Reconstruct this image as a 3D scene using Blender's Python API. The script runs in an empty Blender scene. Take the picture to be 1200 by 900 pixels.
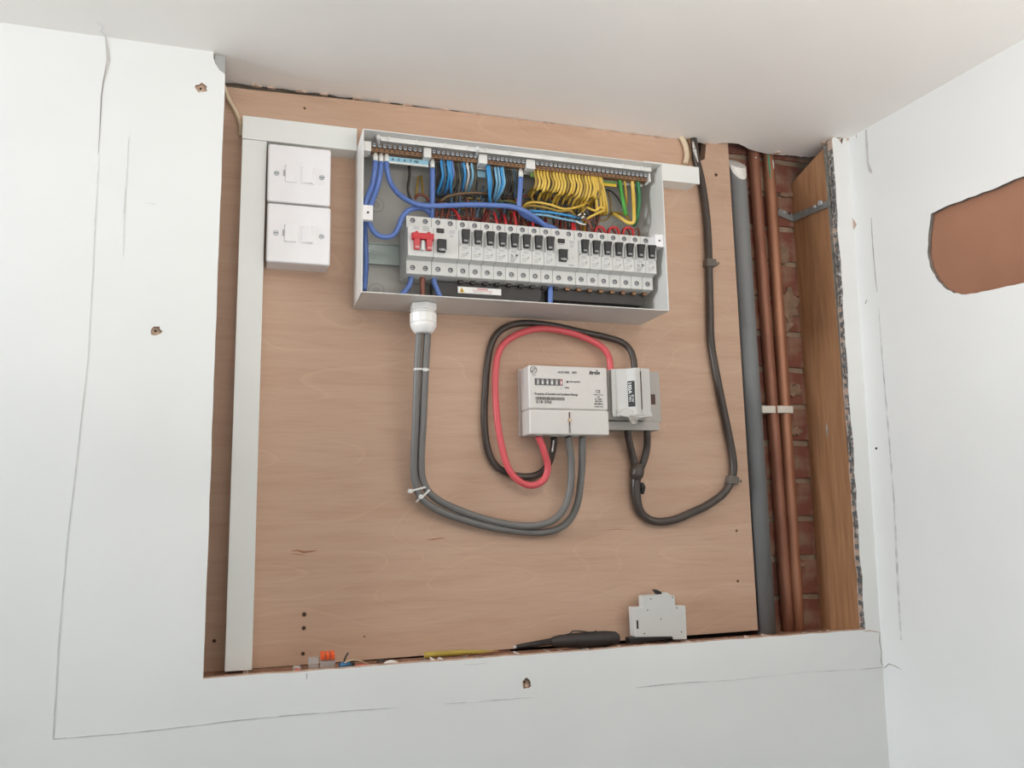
import bpy, math, random
from mathutils import Vector, Matrix
from mathutils.geometry import tessellate_polygon
random.seed(7)
SC = bpy.context.scene
COL = SC.collection

# ------------------------------------------------------------------ camera
CAM = Vector((-.13552, -1.17667, -.52357)); F = 987.8
ROWS = ((0.954686, -0.297059, -0.018199), (0.028975, 0.153629, -0.987704), (0.296202, 0.942419, 0.155274))
rt, dn, fw = [Vector(r) for r in ROWS]
cd = bpy.data.cameras.new('camera'); cam = bpy.data.objects.new('camera', cd); COL.objects.link(cam)
M = Matrix((( rt.x, -dn.x, -fw.x, CAM.x), (rt.y, -dn.y, -fw.y, CAM.y), (rt.z, -dn.z, -fw.z, CAM.z), (0, 0, 0, 1)))
cam.matrix_world = M
cd.sensor_width = 36; cd.lens = F/1200*36; cd.clip_start = .02
SC.camera = cam
# ------------------------------------------------------------------ world, light, exposure
w = bpy.data.worlds.new('world'); SC.world = w; w.use_nodes = True
w.node_tree.nodes['Background'].inputs[0].default_value = (.62, .92, 1.10, 1)
w.node_tree.nodes['Background'].inputs[1].default_value = .11
def area(name, loc, target, sx, sy, power, col):
    l = bpy.data.lights.new(name, 'AREA'); l.shape = 'RECTANGLE'; l.size = sx; l.size_y = sy
    l.energy = power; l.color = col
    o = bpy.data.objects.new(name, l); COL.objects.link(o); o.location = loc
    o.rotation_euler = (Vector(target)-Vector(loc)).to_track_quat('-Z', 'Y').to_euler()
    return o
area('window_light', (-2.1, -.56, -.06), (.4, -.1, -.1), .5, .5, 32, (.94, 1, 1.05))        # window on the left, grazing the wall
area('upward_fill_wide', (.35, -1.9, -.75), (.35, -1.899, .5), 2.2, 1.0, 29, (1.04, 1, .955))         # added unseen fill facing up, brightens ceiling and upper walls
area('upward_fill_near', (.45, -1.6, -.45), (.45, -1.599, .5), 1.8, .5, 28, (1.04, 1, .955))  # second added upward fill, nearer and higher, for the top of the walls
SC.view_settings.view_transform = 'Standard'; SC.view_settings.look = 'None'
SC.view_settings.gamma = 1; SC.view_settings.use_curve_mapping = False
SC.view_settings.exposure = 0.0

def at(u, v, Y=0.0):
    """point of the plane y=Y seen at photo position u, v (1200x900)"""
    d = rt*((u-600)/F) + dn*((v-450)/F) + fw
    return CAM + d*((Y-CAM.y)/d.y)

# ------------------------------------------------------------------ materials
def lin(c):
    return tuple(((x/255)/12.92 if x/255 <= .04045 else ((x/255+.055)/1.055)**2.4) for x in c)
MATS = {}
def mat(name, rgb, rough=.5, metal=0, noise=0.0, scale=40, bump=0.0, bscale=200, spec=.5, c2=None, thr=None, stretch=(1, 1, 1), trans=0, detail=4):
    """rgb: sRGB 0..255 base colour, mixed by a noise to a second colour"""
    if name in MATS: return MATS[name]
    m = bpy.data.materials.new(name); m.use_nodes = True; nt = m.node_tree; N = nt.nodes; L = nt.links
    b = N['Principled BSDF']
    c = lin(rgb)
    b.inputs['Roughness'].default_value = rough; b.inputs['Metallic'].default_value = metal
    b.inputs['Specular IOR Level'].default_value = spec
    if trans: b.inputs['Transmission Weight'].default_value = trans
    tc = N.new('ShaderNodeTexCoord'); mp = N.new('ShaderNodeMapping'); mp.inputs['Scale'].default_value = stretch
    L.new(tc.outputs['Object'], mp.inputs[0])
    nz = N.new('ShaderNodeTexNoise'); nz.inputs['Scale'].default_value = scale; nz.inputs['Detail'].default_value = detail
    L.new(mp.outputs[0], nz.inputs['Vector'])
    rp = N.new('ShaderNodeValToRGB')
    if c2 is None:
        k = noise
        a = tuple(max(0, x*(1-k)) for x in c); z = tuple(min(1, x*(1+k)) for x in c)
    else: a = c; z = lin(c2)
    t = thr or (.3, .7)
    rp.color_ramp.elements[0].position = t[0]; rp.color_ramp.elements[1].position = t[1]
    rp.color_ramp.elements[0].color = (*a, 1); rp.color_ramp.elements[1].color = (*z, 1)
    L.new(nz.outputs['Fac'], rp.inputs[0]); L.new(rp.outputs[0], b.inputs['Base Color'])
    if bump:
        n2 = N.new('ShaderNodeTexNoise'); n2.inputs['Scale'].default_value = bscale; n2.inputs['Detail'].default_value = 6
        L.new(mp.outputs[0], n2.inputs['Vector'])
        bp = N.new('ShaderNodeBump'); bp.inputs['Strength'].default_value = bump; bp.inputs['Distance'].default_value = .002
        L.new(n2.outputs['Fac'], bp.inputs['Height']); L.new(bp.outputs[0], b.inputs['Normal'])
    MATS[name] = m
    return m

WALLP = mat('wall paint', (230, 230, 228), .6, noise=.025, scale=5, bump=.12, bscale=60)
CEILP = mat('ceiling paint', (245, 241, 236), .7, noise=.03, scale=4, bump=.12, bscale=50)
TORN = mat('torn plaster edge', (190, 165, 148), .9, noise=.3, scale=90, bump=.6, bscale=300)
PLBRD = mat('plasterboard core', (120, 118, 112), .9, noise=.3, scale=90, bump=.5)
PENCIL = mat('pencil', (204, 204, 201), .8, noise=.3, scale=60)
PENCILD = mat('dark crack', (166, 162, 156), .8, noise=.3, scale=60)
FILLER = mat('grey filler', (196, 192, 188), .8, noise=.1, scale=60)
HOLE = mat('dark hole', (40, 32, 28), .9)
PLUG = mat('wall plug tan', (196, 172, 150), .8, noise=.2, scale=200)
TIMBER = mat('stud timber', (176, 130, 92), .7, scale=9, c2=(148, 104, 70), stretch=(14, 14, 1), bump=.3, bscale=60)
BRICK = mat('brick', (128, 76, 62), .9, scale=22, c2=(152, 126, 104), thr=(.46, .66), bump=.9, bscale=120)
BRICK2 = mat('dark brick', (110, 68, 56), .9, scale=26, c2=(140, 116, 98), thr=(.56, .72), bump=.9, bscale=120)
MORTAR = mat('mortar', (156, 134, 114), .95, noise=.25, scale=40, bump=.9, bscale=150)
SOFT = mat('chipboard ledge', (172, 128, 102), .9, scale=160, c2=(120, 84, 66), bump=.8, bscale=400)
BROWNB = mat('brown board', (166, 118, 92), .7, scale=7, c2=(148, 102, 78), bump=.2, bscale=80)
TRUNK = mat('trunking plastic', (230, 231, 227), .35, noise=.02, scale=12)
SWITCH = mat('switch plastic', (238, 235, 236), .25, noise=.01)
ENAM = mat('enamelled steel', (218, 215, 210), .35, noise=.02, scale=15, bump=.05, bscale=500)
ENAMSHADE = mat('enamelled steel shaded', (172, 170, 165), .4, noise=.03, scale=15)  # enamel darkened, interior shadow put into the colour
KNOCK = mat('knockout ring', (158, 156, 150), .5)
RAIL = mat('zinc rail', (150, 160, 155), .4, metal=.6, noise=.06, scale=30)
BRK = mat('breaker plastic', (206, 206, 203), .4, noise=.01)
BRK2 = mat('breaker label face', (212, 212, 210), .45)
BLK = mat('black plastic', (30, 29, 29), .5, noise=.1)
BLKM = mat('black busbar cover', (50, 47, 46), .5, noise=.1)
RED = mat('red toggle', (190, 36, 44), .35)
STEEL = mat('screw steel', (204, 208, 212), .35, metal=.35, noise=.1)
DKRING = mat('screw recess', (38, 38, 38), .7)
TSTEEL = mat('terminal screw steel', (150, 152, 156), .35, metal=.6, noise=.1)
PRN = mat('black print', (40, 38, 38), .6)
PRG = mat('grey print', (140, 140, 142), .6)
PRW = mat('white print', (235, 235, 232), .6)
PRR = mat('red print', (200, 60, 70), .6)
YEL = mat('warning yellow', (216, 178, 50), .5)
BRASS = mat('brass', (138, 104, 76), .4, metal=.3, noise=.15, scale=90)
CARR = mat('carrier plastic', (228, 227, 222), .4)
PALEB = mat('pale blue strip', (150, 196, 216), .5)
GRNST = mat('green strip', (96, 132, 60), .5)
CBLUE = mat('thick blue sheath', (94, 122, 186), .38)
LBLUE = mat('light blue sheath', (62, 148, 208), .38)
PBLUE = mat('pale blue sheath', (126, 176, 204), .4)
GBLUE = mat('dull blue sheath', (78, 104, 124), .5)
DKW = mat('dark grey sheath', (66, 62, 58), .5, noise=.2)
YELW = mat('yellow sheath', (228, 196, 96), .4, scale=30, c2=(212, 172, 66))
YELG = mat('dull yellow sheath', (158, 128, 54), .45)
GRNW = mat('green sheath', (74, 158, 62), .38)
GRN2 = mat('deep green sheath', (60, 134, 84), .38)
REDW = mat('red sheath', (196, 46, 50), .38)
DRED = mat('dark red sheath', (118, 40, 38), .45)
BRNW = mat('brown sheath', (128, 76, 62), .45)
GREYT = mat('grey cable sheath', (114, 111, 108), .45, noise=.04)
BLKC = mat('black cable', (70, 60, 54), .33, noise=.15, scale=50)
REDC = mat('red cable', (216, 88, 94), .38)
GLAND = mat('gland nylon', (240, 238, 235), .3)
TIE = mat('cable tie nylon', (216, 214, 210), .35)
METER = mat('meter case', (212, 207, 202), .4)
WINDOWM = mat('meter window', (92, 88, 88), .2)
FUSE = mat('fuse carrier', (200, 198, 194), .45)
FUSEB = mat('fuse base', (176, 170, 164), .5)
BROWNH = mat('brown aperture', (84, 58, 50), .6)
PIPEG = mat('grey pipe', (124, 125, 125), .5, noise=.05, scale=12)
PAINTW = mat('white paint dab', (226, 222, 216), .6, noise=.06, scale=80)
COPPER = mat('copper', (184, 132, 104), .45, metal=.5, scale=12, c2=(160, 110, 86), thr=(.35, .7), stretch=(3, 3, 1))
COPPER2 = mat('aged copper', (160, 110, 88), .5, metal=.4, scale=12, c2=(138, 90, 72), thr=(.35, .7), stretch=(3, 3, 1))
VERD = mat('verdigris', (84, 158, 124), .8)
GALV = mat('galvanised strap', (150, 152, 150), .45, metal=.5, noise=.15, scale=60)
BEAD = mat('plaster bead', (98, 98, 98), .6, scale=160, c2=(196, 192, 188), thr=(.5, .66))
CLIP = mat('clip nylon', (222, 216, 204), .4)
CLEAR = mat('clear plastic', (212, 204, 198), .2, trans=.6)
ORANGE = mat('orange lever', (226, 92, 46), .4)
CREAM = mat('cream cable', (212, 192, 164), .5, noise=.05)
CLIPG = mat('grey clip', (104, 96, 88), .6)
RULE = mat('yellow rod', (176, 152, 62), .5, noise=.1)
BLUEP = mat('blue plastic bit', (52, 104, 140), .4)
PINKP = mat('red plastic bit', (196, 92, 80), .5)

def plywood():
    m = bpy.data.materials.new('plywood'); m.use_nodes = True; nt = m.node_tree; N = nt.nodes; L = nt.links
    b = N['Principled BSDF']; b.inputs['Roughness'].default_value = .62
    tc = N.new('ShaderNodeTexCoord')
    mp = N.new('ShaderNodeMapping'); mp.inputs['Scale'].default_value = (1.0, 1, 9); L.new(tc.outputs['Object'], mp.inputs[0])
    n1 = N.new('ShaderNodeTexNoise'); n1.inputs['Scale'].default_value = 5; n1.inputs['Detail'].default_value = 8; n1.inputs['Distortion'].default_value = .6
    L.new(mp.outputs[0], n1.inputs['Vector'])
    # flowing rings: isolines of a smooth, low noise
    mp2 = N.new('ShaderNodeMapping'); mp2.inputs['Scale'].default_value = (1.3, 1, 4.2); mp2.inputs['Location'].default_value = (.35, 0, .2); L.new(tc.outputs['Object'], mp2.inputs[0])
    n2 = N.new('ShaderNodeTexNoise'); n2.inputs['Scale'].default_value = 1.1; n2.inputs['Detail'].default_value = 1.5
    L.new(mp2.outputs[0], n2.inputs['Vector'])
    mu = N.new('ShaderNodeMath'); mu.operation = 'MULTIPLY'; mu.inputs[1].default_value = 30; L.new(n2.outputs['Fac'], mu.inputs[0])
    fr = N.new('ShaderNodeMath'); fr.operation = 'FRACT'; L.new(mu.outputs[0], fr.inputs[0])
    r2 = N.new('ShaderNodeValToRGB'); e = r2.color_ramp.elements
    e[0].position = 0; e[0].color = (.5, .5, .5, 1); e[1].position = 1; e[1].color = (.44, .44, .44, 1)
    q = e.new(.88); q.color = (.5, .5, .5, 1); q = e.new(.95); q.color = (.61, .61, .61, 1)
    L.new(fr.outputs[0], r2.inputs[0])
    r1 = N.new('ShaderNodeValToRGB'); r1.color_ramp.elements[0].position = .3; r1.color_ramp.elements[1].position = .72
    r1.color_ramp.elements[0].color = (*lin((192, 157, 133)), 1); r1.color_ramp.elements[1].color = (*lin((201, 169, 146)), 1)
    L.new(n1.outputs['Fac'], r1.inputs[0])
    mx = N.new('ShaderNodeMix'); mx.data_type = 'RGBA'; mx.blend_type = 'OVERLAY'; mx.inputs[0].default_value = .35
    L.new(r1.outputs[0], mx.inputs[6]); L.new(r2.outputs[0], mx.inputs[7])
    # pores
    mp3 = N.new('ShaderNodeMapping'); mp3.inputs['Scale'].default_value = (18, 1, 260); L.new(tc.outputs['Object'], mp3.inputs[0])
    n3 = N.new('ShaderNodeTexNoise'); n3.inputs['Scale'].default_value = 1; n3.inputs['Detail'].default_value = 3; L.new(mp3.outputs[0], n3.inputs['Vector'])
    r3 = N.new('ShaderNodeValToRGB'); r3.color_ramp.elements[0].color = (.92, .90, .88, 1); r3.color_ramp.elements[0].position = .28; r3.color_ramp.elements[1].position = .5
    L.new(n3.outputs['Fac'], r3.inputs[0])
    m2 = N.new('ShaderNodeMix'); m2.data_type = 'RGBA'; m2.blend_type = 'MULTIPLY'; m2.inputs[0].default_value = .8
    L.new(mx.outputs[2], m2.inputs[6]); L.new(r3.outputs[0], m2.inputs[7])
    L.new(m2.outputs[2], b.inputs['Base Color'])
    return m
PLY = plywood()

# ------------------------------------------------------------------ mesh collector
def catmull(P, n=6):
    P = [Vector(p) for p in P]
    if len(P) < 3: return P
    Q = [2*P[0]-P[1]] + P + [2*P[-1]-P[-2]]
    out = []
    for i in range(1, len(Q)-2):
        a, b, c, d = Q[i-1:i+3]
        for k in range(n):
            t = k/n
            out.append(.5*((2*b)+(-a+c)*t+(2*a-5*b+4*c-d)*t*t+(-a+3*b-3*c+d)*t**3))
    out.append(P[-1])
    return out
class MB:
    def __init__(s): s.v = []; s.f = []; s.m = []; s.s = []; s.mats = []
    def mi(s, m):
        if m not in s.mats: s.mats.append(m)
        return s.mats.index(m)
    def add(s, vs, fs, m, smooth=False):
        k = len(s.v); s.v += [Vector(v) for v in vs]; i = s.mi(m)
        for f in fs: s.f.append([k+j for j in f]); s.m.append(i); s.s.append(smooth)
        return s
    def box(s, x0, x1, y0, y1, z0, z1, m):
        return s.add([(x, y, z) for x in (x0, x1) for y in (y0, y1) for z in (z0, z1)],
                     [(0, 1, 3, 2), (4, 6, 7, 5), (0, 4, 5, 1), (2, 3, 7, 6), (0, 2, 6, 4), (1, 5, 7, 3)], m)
    def hexa(s, P, m):  # 8 points: 4 of one end loop, 4 of the other
        return s.add(P, [(3, 2, 1, 0), (4, 5, 6, 7), (0, 1, 5, 4), (1, 2, 6, 5), (2, 3, 7, 6), (3, 0, 4, 7)], m)
    def prism(s, pts, axis, a, b, m, mside=None, holes=()):
        """extrude a 2D outline (with holes) along axis from a to b; axis may be a mapping function (u, v, d)"""
        def P(u, v, d):
            if callable(axis): return axis(u, v, d)
            if axis == 'x': return (d, u, v)
            if axis == 'y': return (u, d, v)
            return (u, v, d)
        loops = [list(pts)]+[list(h) for h in holes]
        tri = tessellate_polygon([[Vector((p[0], p[1], 0)) for p in l] for l in loops])
        flat = [p for l in loops for p in l]
        s.add([P(*p, a) for p in flat], [tuple(t) for t in tri], m)
        s.add([P(*p, b) for p in flat], [tuple(t)[::-1] for t in tri], mside or m)
        for l in loops:
            n = len(l)
            s.add([P(*p, a) for p in l]+[P(*p, b) for p in l], [(i, (i+1) % n, n+(i+1) % n, n+i) for i in range(n)], mside or m)
        return s
    def tube(s, P, r, m, n=10, sub=6, cap=True):
        if sub: 
            if isinstance(r, (list, tuple)):
                P4 = catmull([(*p, ) for p in P], sub); R = []
                for i in range(len(r)-1): R += [r[i]+(r[i+1]-r[i])*k/sub for k in range(sub)]
                R.append(r[-1])
                if len(P) < 3: R = list(r)
                P = P4
            else: P = catmull(P, sub); R = [r]*len(P)
        else:
            P = [Vector(p) for p in P]; R = r if isinstance(r, (list, tuple)) else [r]*len(P)
        t0 = (P[1]-P[0]).normalized(); up = Vector((0, 1, 0)) if abs(t0.y) < .9 else Vector((1, 0, 0))
        nrm = (up-t0*up.dot(t0)).normalized(); vs = []
        for i, p in enumerate(P):
            t = (P[min(i+1, len(P)-1)]-P[max(i-1, 0)])
            if t.length < 1e-9: t = t0
            t.normalize(); nrm = (nrm-t*nrm.dot(t)).normalized(); bi = t.cross(nrm)
            for k in range(n):
                a = 2*math.pi*k/n; vs.append(p+(nrm*math.cos(a)+bi*math.sin(a))*R[i])
        fs = [(i*n+k, i*n+(k+1) % n, (i+1)*n+(k+1) % n, (i+1)*n+k) for i in range(len(P)-1) for k in range(n)]
        s.add(vs, fs, m, True)
        if cap:
            s.add(vs[:n], [tuple(range(n))[::-1]], m); s.add(vs[-n:], [tuple(range(n))], m)
        return s
    def cyl(s, a, b, r, m, n=14): return s.tube([a, b], r, m, n, 0)
    def lathe(s, a, b, prof, m, n=20, smooth=True, rot=0):
        """prof: (t 0..1 along a-b, radius)"""
        a = Vector(a); b = Vector(b); t = (b-a).normalized(); up = Vector((0, 1, 0)) if abs(t.y) < .9 else Vector((1, 0, 0))
        x = (up-t*up.dot(t)).normalized(); y = t.cross(x); vs = []
        for q, r in prof:
            for k in range(n):
                an = 2*math.pi*k/n+rot; vs.append(a+(b-a)*q+(x*math.cos(an)+y*math.sin(an))*r)
        fs = [(i*n+k, i*n+(k+1) % n, (i+1)*n+(k+1) % n, (i+1)*n+k) for i in range(len(prof)-1) for k in range(n)]
        s.add(vs, fs, m, smooth); s.add(vs[:n], [tuple(range(n))[::-1]], m); s.add(vs[-n:], [tuple(range(n))], m)
        return s
    def disc(s, c, r, m, n=14, nrm='y', d=.0004):
        c = Vector(c)
        return s.cyl(c, c+Vector((0, -d, 0)) if nrm == 'y' else c+Vector(nrm)*d, r, m, n)
    def ribbon(s, P, W, m, mp=None, d=.0004):
        """thin raised line in the plane given by mp(u, v, depth)"""
        mp = mp or (lambda u, v, e: (u, e, v))
        n = len(P); W = W if isinstance(W, (list, tuple)) else [W]*n
        A = []; B = []
        for i in range(n):
            a = Vector(P[max(i-1, 0)]); b = Vector(P[min(i+1, n-1)]); t = (b-a).normalized(); q = Vector((-t.y, t.x))*W[i]/2
            A.append(Vector(P[i])+q); B.append(Vector(P[i])-q)
        for i in range(n-1):
            l = [A[i], A[i+1], B[i+1], B[i]]
            s.hexa([mp(p.x, p.y, 0) for p in l]+[mp(p.x, p.y, -d) for p in l], m)
        return s
    def text(s, txt, size, m, fn, bold=0, align='CENTER', sx=1.0, shear=0):
        """fn(u, v) -> world point for text plane coordinates"""
        c = bpy.data.curves.new('t', 'FONT'); c.body = txt; c.size = size; c.align_x = align; c.offset = bold*size
        c.resolution_u = 2; c.shear = shear
        o = bpy.data.objects.new('t', c); me = bpy.data.meshes.new_from_object(o)
        s.add([fn(v.co.x*sx, v.co.y) for v in me.vertices], [tuple(p.vertices) for p in me.polygons], m)
        bpy.data.objects.remove(o); bpy.data.meshes.remove(me); bpy.data.curves.remove(c)
        return s

def obj(name, mb, parent=None, bevel=0, label=None, smooth=None, seg=2):
    me = bpy.data.meshes.new(name)
    off = parent_loc(parent)
    me.from_pydata([v-off for v in mb.v], [], mb.f)
    for m in mb.mats: me.materials.append(m)
    for p, i, sm in zip(me.polygons, mb.m, mb.s): p.material_index = i; p.use_smooth = sm
    import bmesh
    bm = bmesh.new(); bm.from_mesh(me); bmesh.ops.remove_doubles(bm, verts=bm.verts, dist=1e-6)
    if not getattr(mb, 'open', False): bmesh.ops.recalc_face_normals(bm, faces=bm.faces)
    bm.to_mesh(me); bm.free()
    o = bpy.data.objects.new(name, me); COL.objects.link(o)
    if parent: o.parent = parent
    if bevel:
        b = o.modifiers.new('bevel', 'BEVEL'); b.width = bevel; b.segments = seg; b.limit_method = 'ANGLE'; b.angle_limit = math.radians(40)
    if label: o['label'] = label
    return o
def parent_loc(p):
    v = Vector((0, 0, 0))
    while p: v += p.location; p = p.parent
    return v
def thing(name, label, cat, loc, group=None):
    o = bpy.data.objects.new(name, None); COL.objects.link(o); o.location = loc; o.empty_display_size = .01
    o['label'] = label; o['category'] = cat
    if group: o['group'] = group
    return o
def tag(o, label, cat, group=None, kind=None):
    o['label'] = label; o['category'] = cat
    if group: o['group'] = group
    if kind: o['kind'] = kind
    return o
def struct(name, mb, parent=None, **k):
    o = obj(name, mb, parent, **k)
    if not parent: o['kind'] = 'structure'
    return o
def dup(root, dloc, label, group=None):
    r = root.copy(); COL.objects.link(r); r.location = dloc; r['label'] = label
    if group: r['group'] = group
    for ch in list(root.children):
        c = ch.copy(); COL.objects.link(c); c.parent = r
        for g in list(ch.children):
            d = g.copy(); COL.objects.link(d); d.parent = c
    return r
def wob(a, b, n, amp, seed=0):
    """ragged line between two 2D points"""
    R = random.Random(seed); out = []
    for i in range(n+1):
        t = i/n; j = 0 if i in (0, n) else 1
        d = Vector((b[0]-a[0], b[1]-a[1])); q = Vector((-d.y, d.x)).normalized()*R.uniform(-amp, amp)*j
        out.append((a[0]+d.x*t+q.x, a[1]+d.y*t+q.y))
    return out

# ================================================================== LARGE STRUCTURE
YW = -.0746; ZC = .0917; XL = -.179
def FY(u, v): p = at(u, v, YW); return (p.x, p.z)
def circ(c, r, n=12, amp=.0, seed=0, sq=1):
    R = random.Random(seed); return [(c[0]+(r+R.uniform(-amp, amp))*math.cos(2*math.pi*i/n), c[1]+sq*(r+R.uniform(-amp, amp))*math.sin(2*math.pi*i/n)) for i in range(n)]
XCT, XCB = .809, .788                                              # corner to the right wall, top and bottom
def xc(z): return XCT+(z-ZC)*(XCT-XCB)/(ZC+.9)
# plaster front wall with its opening
left_edge = wob((XL, -.7066), (XL-.0006, .062), 26, .0004, 3)
right_edge = wob((.777, ZC-.004), (.7652, -.703), 30, .0016, 5)
sill = wob((.7652, -.703), (XL, -.7066), 40, .0006, 9)
outline = [(-1.5, ZC), (XL-.016, ZC), (XL-.0155, .083), (XL-.013, .075), (XL-.008, .067)] + left_edge[::-1][0:-1] + sill[::-1][0:-1] + right_edge[::-1] + \
    [(.7805, ZC+.0), (.792, ZC-.002), (.796, ZC-.011), (.8, ZC), (xc(ZC)+.03, ZC), (xc(-1.5)+.03, -1.5), (-1.5, -1.5)]
dh = [FY(236, 103), FY(183, 388), FY(617, 801)]
holes = [circ(dh[0], .0072, 12, .0018, 1, .9), circ(dh[1], .0062, 12, .0014, 2), circ(dh[2], .0066, 12, .0016, 4)]
mb = MB().prism(outline, 'y', YW, YW+.0125, WALLP, TORN, holes)
wall = struct('wall_front', mb)
for c in dh:
    b = MB().disc((c[0], YW+.009, c[1]), .0095, PLUG, 12, d=.004); b.disc((c[0]-.0012, YW+.0048, c[1]+.001), 0.0014, HOLE, 10)
    b.disc((c[0]+.001, YW+.0045, c[1]-.003), .0024, PLUG, 10, d=.002)
    obj('wall_plug', b, wall, label='screw hole with tan plug and broken plaster round it')
b = MB().prism([(XL-.0145, ZC-.001), (XL-.0145, .083), (XL-.012, .075), (XL-.007, .067), (XL-.001, .06), (XL-.001, ZC-.001)], 'y', YW+.005, YW+.0123, mat('old grey paint', (176, 178, 176), .6), TORN)
obj('torn_corner', b, wall, label='grey layer under the torn corner of plaster')
wallmp = lambda u, v, e: (u, YW+e, v)
def wline(px, W, m, name='crack', label=None):
    b = MB().ribbon([FY(*p) for p in px], [q*.00114 for q in W] if isinstance(W, (list, tuple)) else W*.00114, m, wallmp)
    return obj(name, b, wall, label=label)
wline([(124, 43), (126, 58), (127, 70), (124, 85), (121, 97), (119, 112), (118, 132), (117, 155)], [1.5, 3.2, 4.2, 3, 2, 1, .8, .4], FILLER, label='grey filled crack widest near the ceiling')
wline([(125, 76), (121, 97), (119, 112), (117, 150), (115, 180)], [.3, .5, .8, .6, .3], PENCILD)
wline([(115, 190), (112, 250), (108, 330), (103, 420), (92, 520), (78, 640), (68, 760), (62, 866)], .5, PENCIL, 'pencil_line')
wline([(151, 160), (147, 225), (145, 262), (144, 300)], [.4, .6, .9, .4], PENCIL)
wline([(62, 866), (100, 863), (180, 856), (260, 846), (330, 839), (420, 832), (470, 829)], [1, .9, .8, .8, 1, .8, .4], PENCIL, 'patch_seam')
wline([(520, 825), (560, 822), (600, 819), (625, 817)], [.6, 1.0, 1.0, .3], PENCIL, 'patch_seam')
wline([(745, 806), (770, 803), (800, 800), (860, 797), (940, 788), (1012, 784), (1034, 782)], [.4, 1.2, .8, .4, .4, .9, 1], PENCIL, 'patch_seam')
wline([(1031, 741), (1030.5, 752), (1033, 764), (1032.5, 776), (1036, 784)], [.7, .9, .9, 1, .7], PENCILD)
wline([(1012, 740), (1019, 739), (1026, 740), (1031, 741)], [.5, 1.4, 1.2, .5], TORN)
wline([(544, 779), (556, 778.5), (570, 777)], [.4, .7, .4], PENCIL, 'scratch')
wline([(172, 238), (182, 239)], [.6, .6], PENCIL, 'scratch')
wline([(359.5, 789), (359.5, 796)], [.9, .9], PENCILD, 'scratch')
wline([(124, 42), (160, 47), (200, 53), (235, 58), (250, 60)], [.5, .7, .9, .8, 1.1], FILLER, 'ceiling_joint')

# ceiling: one plate with a ragged cut over the recess
ced = [(-1.5, .03)] + [(XL-.03, .03), (XL-.02, .012)] + wob((-.17, .003), (.12, .004), 26, .0026, 11) + wob((.122, .004), (.60, .0035), 60, .0036, 12) + \
      [(.612, -.006), (.625, -.009), (.64, -.010), (.655, -.004), (.67, .004), (.69, .009), (.71, .012)] + wob((.72, .011), (.79, .006), 10, .0022, 13) + [(.802, -.004), (.806, -.016), (.802, -.03), (.79, -.05), (.787, -.063), (.79, -.0746), (.8, -.07), (.83, -.07), (1.1, -.07), (1.1, -1.7), (-1.5, -1.7)]
ceil = struct('ceiling', MB().prism(ced, 'z', ZC, ZC+.0125, CEILP, TORN))
for k, (u0, v0) in enumerate([(300, 99), (318, 101), (352, 104), (380, 108), (420, 112), (452, 117), (520, 127), (560, 132), (610, 139), (640, 143), (715, 153), (478, 121), (690, 150), (742, 157), (770, 160), (830, 164), (912, 184), (968, 176)]):
    c = at(u0, v0, -.001)
    b = MB(); R = random.Random(k)
    pts = [(c.x+R.uniform(.004, .009)*math.cos(a), c.y+.002+R.uniform(.002, .004)*math.sin(a)) for a in [i*math.pi/4 for i in range(8)]]
    b.prism(pts, 'z', ZC-.0025, ZC+.002, TORN); obj('plaster_flake', b, ceil)
b = MB().ribbon([(-.33, -.11), (-.325, -.098), (-.33, -.088), (-.325, -.0765)], [.003, .004, .002, .002], WALLP, lambda u, v, e: (u, v, ZC+e), .0006); obj('filler_streak', b, ceil)
b = MB().prism([(-1.5, -.01), (1.1, -.01), (1.1, .3), (-1.5, .3)], 'z', .30, .32, HOLE); struct('void_light_block', b)  # unseen plate added over the recess to keep world light out

# right wall (leans outwards a little from square)
RD = Vector((.0777, -1, 0)).normalized(); RN = Vector((1, .0777, 0)).normalized()
def rmap(s, z, d):
    return Vector((xc(z), YW, z)) + RD*s + RN*d
def at_rw(u, v):
    d = rt*((u-600)/F) + dn*((v-450)/F) + fw
    lo, hi = .5, 4.0
    def g(t):
        p = CAM+d*t; return (p-Vector((xc(p.z), YW, p.z))).dot(RN)
    for _ in range(60):
        mdl = (lo+hi)/2
        if g(mdl) > 0: hi = mdl
        else: lo = mdl
    p = CAM+d*lo
    return ((p-Vector((xc(p.z), YW, p.z))).dot(RD), p.z)
hp = [(1091, 250), (1110, 241), (1135, 232), (1160, 223), (1182, 213), (1204, 205), (1250, 185), (1310, 180), (1310, 300), (1260, 316), (1206, 330), (1180, 336), (1150, 342.5), (1132, 345), (1118, 343), (1106, 337), (1097, 326), (1090, 312), (1087, 295), (1088, 272)]
hole_r = [at_rw(*p) for p in hp]
hole_j = []
for i, p in enumerate(hole_r):
    q = hole_r[(i+1) % len(hole_r)]
    for k in range(3):
        t = k/3; hole_j.append((p[0]+(q[0]-p[0])*t+random.uniform(-.0008, .0008), p[1]+(q[1]-p[1])*t+random.uniform(-.0008, .0008)))
rw = struct('wall_right', MB().prism([(-.001, -1.5), (1.7, -1.5), (1.7, ZC), (-.001, ZC)], rmap, 0, .0060, WALLP, PLBRD, [hole_j]))
hs = [p[0] for p in hole_r]; hz = [p[1] for p in hole_r]
tag(obj('backing_board', MB().prism([(min(hs)-.05, min(hz)-.05), (max(hs)+.05, min(hz)-.05), (max(hs)+.05, max(hz)+.05), (min(hs)-.05, max(hz)+.05)], rmap, .0072, .020, BROWNB)),
    'plain brown board seen through the rounded cut-out in the right wall', 'board')
def rline(px, W, m, name='crack'):
    return obj(name, MB().ribbon([at_rw(*p) for p in px], [q*.0011 for q in W], m, rmap), rw)
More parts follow.
